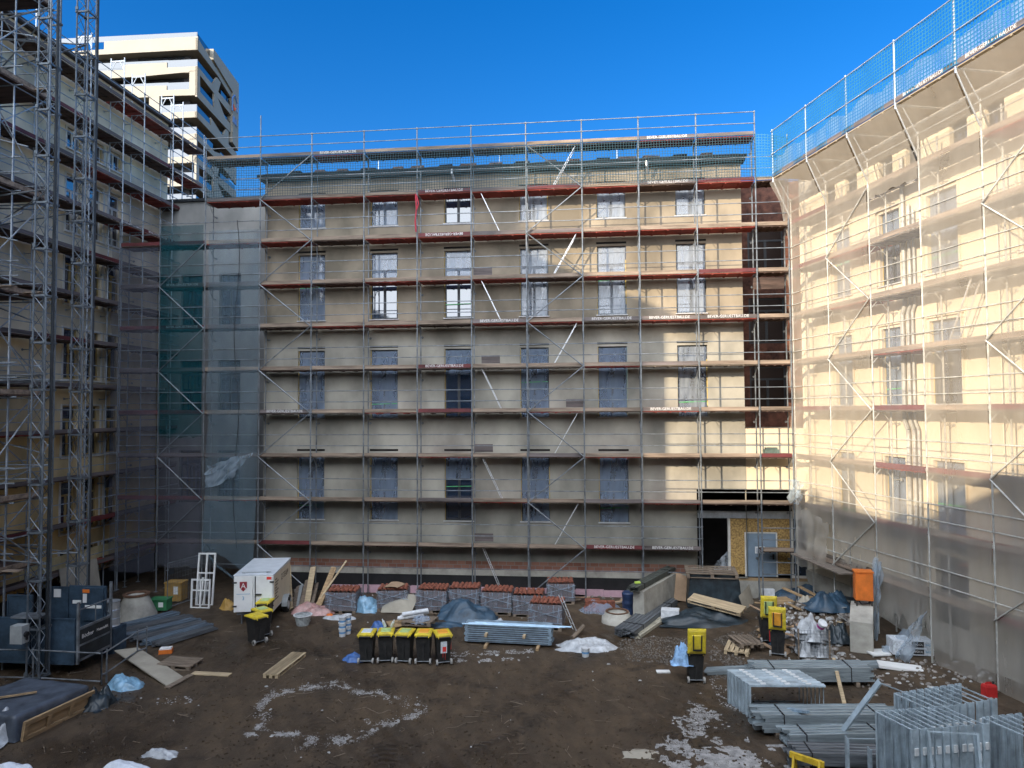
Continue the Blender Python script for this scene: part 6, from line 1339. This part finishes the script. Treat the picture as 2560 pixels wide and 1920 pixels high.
# barrel on hoist, boxes, fence, window frames
mb = MB(); mb.lathe([(.28,0),(.3,.02),(.28,.06),(.28,.26),(.3,.28),(.28,.3),(.28,.55),(.3,.57),(.28,.6),(.28,.84),(.3,.86)],22); o = tag(mb.build('steel_drum','galv_bright'), 'ribbed silver steel drum standing by the hoist platform', 'drum'); o.location = gp(270,1600)+Vector((0,0,.35)); o.location = Vector((-1.55,-7.9,GZ+.0)); 
mb = MB(); mb.bb(-.35,.35,-.35,.35,0,.9); o = tag(mb.build('drum_stand','hoist_blue'), 'blue grey stand box carrying the silver drum', 'box'); o.location = (-1.55,-7.9,GZ-.02)
bpy.data.objects['steel_drum'].location = (-1.55,-7.9,GZ+.885)
def crate(label, p, rot, s, mat, name):
    t = thing(name, label, 'box', p, rot); mb = MB(); mb.bb(-s[0]/2,s[0]/2,-s[1]/2,s[1]/2,.08,s[2]); mb.build('body',mat,t); mb = MB(); mb.bb(-s[0]/2-.03,s[0]/2+.03,-s[1]/2-.03,s[1]/2+.03,s[2]+.002,s[2]+.05); mb.build('lid',mat,t)
    mb = MB(); mb.bb(.02,.22,-s[1]/2-.008,-s[1]/2-.002,s[2]*.45,s[2]*.85); mb.build('notice','white_paint',t)
    for x in (-.3,.3): mb = MB(); mb.bb(x*s[0]-.04,x*s[0]+.04,-s[1]/2,s[1]/2,0,.078); mb.build('foot','rubber',t)
nm('box_ochre', (0.42, 0.25, 0.06), .6, .15, 3); nm('box_green', (0.04, 0.20, 0.08), .6, .15, 3)
crate('ochre yellow site box with notice standing behind the mesh fence', gp(440,1503), .08, (.75,.55,.85), 'box_ochre','site_box'); crate('low green salt box with notice beside the ochre box', gp(402,1527), .1, (.72,.5,.5), 'box_green','salt_box')
t = thing('mesh_fence', 'mobile mesh fence panel standing askew by the ochre box', 'fence', gp(418,1528), yaw_to(gp(418,1528), gp(500,1500)))
L = 2.3; mb = MB(); mb.tube((0,0,0),(0,0,2.0),.021,6); mb.tube((L,0,0),(L,0,2.0),.021,6); mb.tube((0,0,2.0),(L,0,2.0),.021,6); mb.tube((0,0,.15),(L,0,.15),.021,6); mb.build('frame','galv',t)
mb = MB()
for k in range(24): mb.tube((.09*(k+1),0,.15),(.09*(k+1),0,2.0),.0045,3)
for k in range(9): mb.tube((0,0,.3+k*.2),(L,0,.3+k*.2),.0045,3)
mb.build('mesh','galv',t); mb = MB(); mb.bb(.05,.35,-.02,-.012,1.5,1.75); mb.build('sign','hoist_dark',t)
def old_frame(label, p, rot, w_, h, tilt=.12):
    t = thing('window_frame', label, 'window frame', p, rot); t.rotation_euler = (-tilt,0,rot); mb = MB()
    for x in (0, w_*.5, w_): mb.bb(x-.035,x+.035,-.03,.03,.04,h)
    mb.bb(-.035,w_+.035,-.028,.028,h,h+.07); mb.bb(-.035,w_+.035,-.028,.028,0,.04); mb.bb(-.03,w_+.03,-.026,.026,h*.62,h*.62+.06); mb.build('frame','white_paint',t)
old_frame('tall old white window frame leaning on the netted corner scaffold', gp(490,1512), .05, .72,2.15)
old_frame('smaller old white window frame standing before the tall one', gp(478,1520), .0, .8,1.15,.05)
for k in range(3): plank('loose white frame bar leaning among the old window frames', gp(492+k*8,1511,.02), gp(490+k*10,1511,.02)+Vector((0,.25,1.3-.2*k)), .09,.05,'white_paint','frame_bar','frame bar', 'loose white frame bars', (0,-1,.2))
sheet_obj('big pale board leaning on the ochre wing scaffold behind the hoist', [Vector((-6.75,-3.6,.0)),Vector((-6.75,-1.3,.0)),Vector((-7.0,-1.3,1.5)),Vector((-7.0,-3.6,1.5))], 'beige_board','plaster_board','board',.02,.0,4)
heap('coiled yellow hose behind the white trailer', gp(572,1520), .4,.35,.4,'box_ochre',105,'hose_pile','hose')
# wall plinth details at the right corner
plank('short grey platform board sticking out of the corner scaffold', PS(.3,-.2,2.0), PS(3.6,-.25,1.9), .6,.05,'deck_wood','scaffold_board','board')
# ---- snow, gravel, rubble, litter (uncounted)
def lumps(mb, p, s, flat, q, nside=7):
    a0 = q.uniform(0,6); el = q.uniform(.5,1.0); ro = q.uniform(0,3.14); P = []
    for k in range(nside):
        t_ = a0+2*math.pi*k/nside; r_ = s*q.uniform(.65,1.1); x, y = r_*math.cos(t_), r_*el*math.sin(t_); P.append((x*math.cos(ro)-y*math.sin(ro), x*math.sin(ro)+y*math.cos(ro)))
    h = flat*q.uniform(.6,1.2); vs_ = [(p[0]+x, p[1]+y, p[2]-.01) for x, y in P]+[(p[0]+x*.6, p[1]+y*.6, p[2]+h) for x, y in P]
    F = [(k,(k+1)%nside,nside+(k+1)%nside,nside+k) for k in range(nside)]+[tuple(range(nside,2*nside))]; mb.add(vs_, F)
q = random.Random(11); mb = MB()
ZX = lambda u, v: (640+u*.3255, 1380+v*.3255)
ringp = [(0,1380),(60,1250),(30,1180),(150,1090),(300,1070),(450,1040),(620,1010),(740,1060),(800,1090),(950,1090),(1080,1130),None,(1170,1150),(1260,1200),(1230,1250),(1100,1300),(950,1340),(800,1390),(700,1440),(560,1460),None,(450,1440),(320,1470),None,(330,1395),(200,1400),(60,1390),(-80,1400),None,(860,1290),(890,1275)]
for a, b_ in zip(ringp[:-1], ringp[1:]):
    if a is None or b_ is None: continue
    nn = int(math.hypot(b_[0]-a[0], b_[1]-a[1])*3.2)
    for k in range(nn):
        f = q.random(); u = a[0]+(b_[0]-a[0])*f; v = a[1]+(b_[1]-a[1])*f
        wd = 34*(.4+abs(nz(u*.01, v*.01, 2))*1.8); u += q.gauss(0, wd*.8); v += q.gauss(0, wd*.5)
        p = gp(*ZX(u, v))
        if nz(p.x, p.y, 2, 3.0)+.5*nz(p.x, p.y, 5, 9.0) < -.12: continue
        lumps(mb, p, abs(q.gauss(.011,.012))+.006, .006, q, 5)
def blob_area(poly, n_, s, thr, seed, z=.0, sc=.5, flat=.01):
    xs_ = [p[0] for p in poly]; ys_ = [p[1] for p in poly]; done = 0; tries = 0
    while done < n_ and tries < n_*40:
        tries += 1; x = q.uniform(min(xs_),max(xs_)); y = q.uniform(min(ys_),max(ys_)); ins = False; j = len(poly)-1
        for i in range(len(poly)):
            if (poly[i][1] > y) != (poly[j][1] > y) and x < (poly[j][0]-poly[i][0])*(y-poly[i][1])/(poly[j][1]-poly[i][1])+poly[i][0]: ins = not ins
            j = i
        if not ins: continue
        p = gp(x, y)
        if nz(p.x, p.y, seed, sc)+.5*nz(p.x, p.y, seed+4, sc*4) < thr: continue
        lumps(mb, p, abs(q.gauss(s,s*.6))+s*.3, flat, q); done += 1
blob_area([(1690,1770),(1770,1720),(1850,1760),(1880,1880),(1960,1925),(1640,1925),(1660,1870)], 6000, .013, .2, 3, sc=1.9)
blob_area([(1640,1860),(1760,1870),(1990,1860),(2010,1925),(1630,1925)], 7500, .016, .0, 5, sc=1.7)
blob_area([(1770,1690),(1900,1730),(1900,1800),(1800,1760)], 350, .018, .0, 7, sc=1.5)
blob_area([(1125,1630),(1330,1622),(1335,1632),(1130,1642)], 420, .02, -.05, 8, sc=2); blob_area([(1120,1645),(1290,1645),(1300,1652),(1120,1655)], 260, .02, .1, 9, sc=2)
blob_area([(390,1745),(480,1738),(480,1760),(390,1765)], 40, .03, .0, 10)
stuff(mb, 'snow', 'snow', 'thin crusts of old snow in rings and patches on the mud')
mb = MB(); blob_area([(0,1690),(700,1560),(1500,1590),(1700,1700),(2560,1740),(2560,1920),(0,1920)], 2600, .03, -.1, 30, sc=.9, flat=.03); stuff(mb, 'mud_clods', 'mud', 'small clods of churned brown mud')
mb = MB()
nm('gravel', (0.17, 0.15, 0.13), .9, .45, 9); nm('rubble', (0.30, 0.27, 0.24), .9, .4, 5); nm('litter_white', (0.42, 0.42, 0.41), .8, .25, 5)
blob_area([(1540,1600),(1640,1590),(1780,1600),(1900,1560),(1960,1640),(1980,1690),(1800,1700),(1660,1660),(1560,1650)], 2600, .022, -.05, 13, sc=.8, flat=.022)
blob_area([(0,1700),(2560,1700),(2560,1920),(0,1920)], 300, .010, -.2, 15, flat=.015)
blob_area([(700,1560),(1500,1560),(1700,1720),(640,1720)], 350, .011, -.3, 16, flat=.015)
stuff(mb, 'gravel', 'gravel', 'scattered gravel and small stones trodden into the mud')
mb = MB()
blob_area([(1640,1470),(1700,1470),(1720,1500),(1650,1500)], 60, .10, -.5, 17, flat=.1)
blob_area([(1900,1440),(2110,1440),(2140,1560),(2110,1660),(1990,1660),(1960,1580),(1900,1520)], 420, .07, -.3, 18, flat=.07)
blob_area([(2080,1640),(2560,1700),(2560,1780),(2160,1740)], 160, .05, -.2, 19, flat=.04)
blob_area([(640,1470),(1640,1470),(1640,1500),(640,1505)], 260, .07, -.3, 20, flat=.06)
stuff(mb, 'rubble', 'rubble', 'broken rubble and mortar lumps along the house foot')
mb = MB()
blob_area([(640,1540),(1660,1540),(1720,1720),(640,1720)], 30, .04, -.5, 21, flat=.025); blob_area([(1960,1530),(2110,1530),(2110,1670),(1960,1670)], 130, .08, -.5, 22, flat=.06); blob_area([(100,1720),(1400,1720),(1400,1915),(100,1915)], 25, .03, -.5, 23, flat=.012); blob_area([(2100,1640),(2500,1690),(2500,1760),(2150,1720)], 40, .06, -.5, 24, flat=.03)
stuff(mb, 'litter', 'litter_white', 'scraps of white paper, foam and plaster littering the yard')
mb = MB(); q = random.Random(5)
for k in range(150):
    p = gp(q.uniform(60,1700), q.uniform(1560,1910), .012); a = q.uniform(0,6.3); l_ = q.uniform(.1,.45); mb.tube(p, p+Vector((l_*math.cos(a), l_*math.sin(a), q.uniform(0,.03))), q.uniform(.004,.01), 4)
for k in range(12):
    p = gp(q.uniform(200,1600), q.uniform(1580,1880), .012); a = q.uniform(0,6.3); pts = []
    for j in range(14): pts.append(Vector((p.x, p.y, H(p.x, p.y)+.01))); a += q.uniform(-.5,.6); p = p+Vector((.09*math.cos(a), .09*math.sin(a), 0))
    mb.path(pts, .006, 4)
stuff(mb, 'twigs', 'timber_old', 'thin sticks, wires and straw scattered on the mud')
heap('heap of pale grey film on the mud near the bottom edge', gp(402,1888), .42,.22,.14,'film_white',110,'film_scrap','plastic film',rough=1.0)
heap('flat pale sheet scrap frozen into the mud near the snow patch', gp(1610,1885), .55,.3,.03,'beige_board',111,'sheet_scrap','sheet')
mb = MB(); mb.box((0,0,.03),(.42,.2,.04)); o = tag(mb.build('foam_offcut','white_paint'), 'small white foam strip lying alone on the mud', 'foam strip'); o.location = gp(1658,1681); o.rotation_euler = (0,0,.1)
o = heap('snow covered mound at the bottom edge in the near corner', gp(312,1938), .66,.4,.26,'snow_clean',112,'snow_mound','snow mound',rough=.12,flat=3); 
o = heap('second snow covered mound cut by the picture corner', gp(22,1950), .7,.5,.28,'snow_clean',113,'snow_mound','snow mound',rough=.12,flat=3)

q = random.Random(77)                                        # scrap boards, slabs and cardboard thrown on the rubble
for k in range(34):
    px, py = q.uniform(1895,2110), q.uniform(1470,1640); p = gp(px, py, .06); a = q.uniform(0,6.3); l_ = q.uniform(.35,1.1)
    v = Vector((math.cos(a)*l_/2, math.sin(a)*l_/2, q.uniform(-.05,.16)))
    plank('scrap board lying in the rubble around the wire mesh crate', p-v, p+v+Vector((0,0,.08)), q.uniform(.07,.2), .035, q.choice(('timber','timber_old','timber_pale','cardboard','box_grey')), 'scrap_board', 'board', 'scrap boards in the rubble round the mesh crate')
for k in range(26):
    px, py = q.uniform(1000,1640), q.uniform(1486,1512); p = gp(px, py, .05); a = q.uniform(-.5,.5); l_ = q.uniform(.4,1.3)
    v = Vector((math.cos(a)*l_/2, math.sin(a)*l_/2, q.uniform(-.03,.1)))
    plank('scrap board lying along the pink insulation behind the tile pallets', p-v, p+v+Vector((0,0,.05)), q.uniform(.07,.2), .035, q.choice(('timber_old','timber_old','box_grey','cardboard','beige_board')), 'scrap_board', 'board', 'scrap boards along the house foot')
for k in range(12):
    px, py = q.uniform(1915,2100), q.uniform(1540,1650); heap('torn film and cardboard scrap in the rubble round the mesh crate', gp(px, py), q.uniform(.2,.4), q.uniform(.15,.3), q.uniform(.12,.25), q.choice(('film_white','cardboard','tarp_blue','beige_board')), 200+k, 'rubbish_scrap', 'rubbish', rot=q.uniform(0,3), n_=14, rough=.8, group='rubbish scraps round the mesh crate')
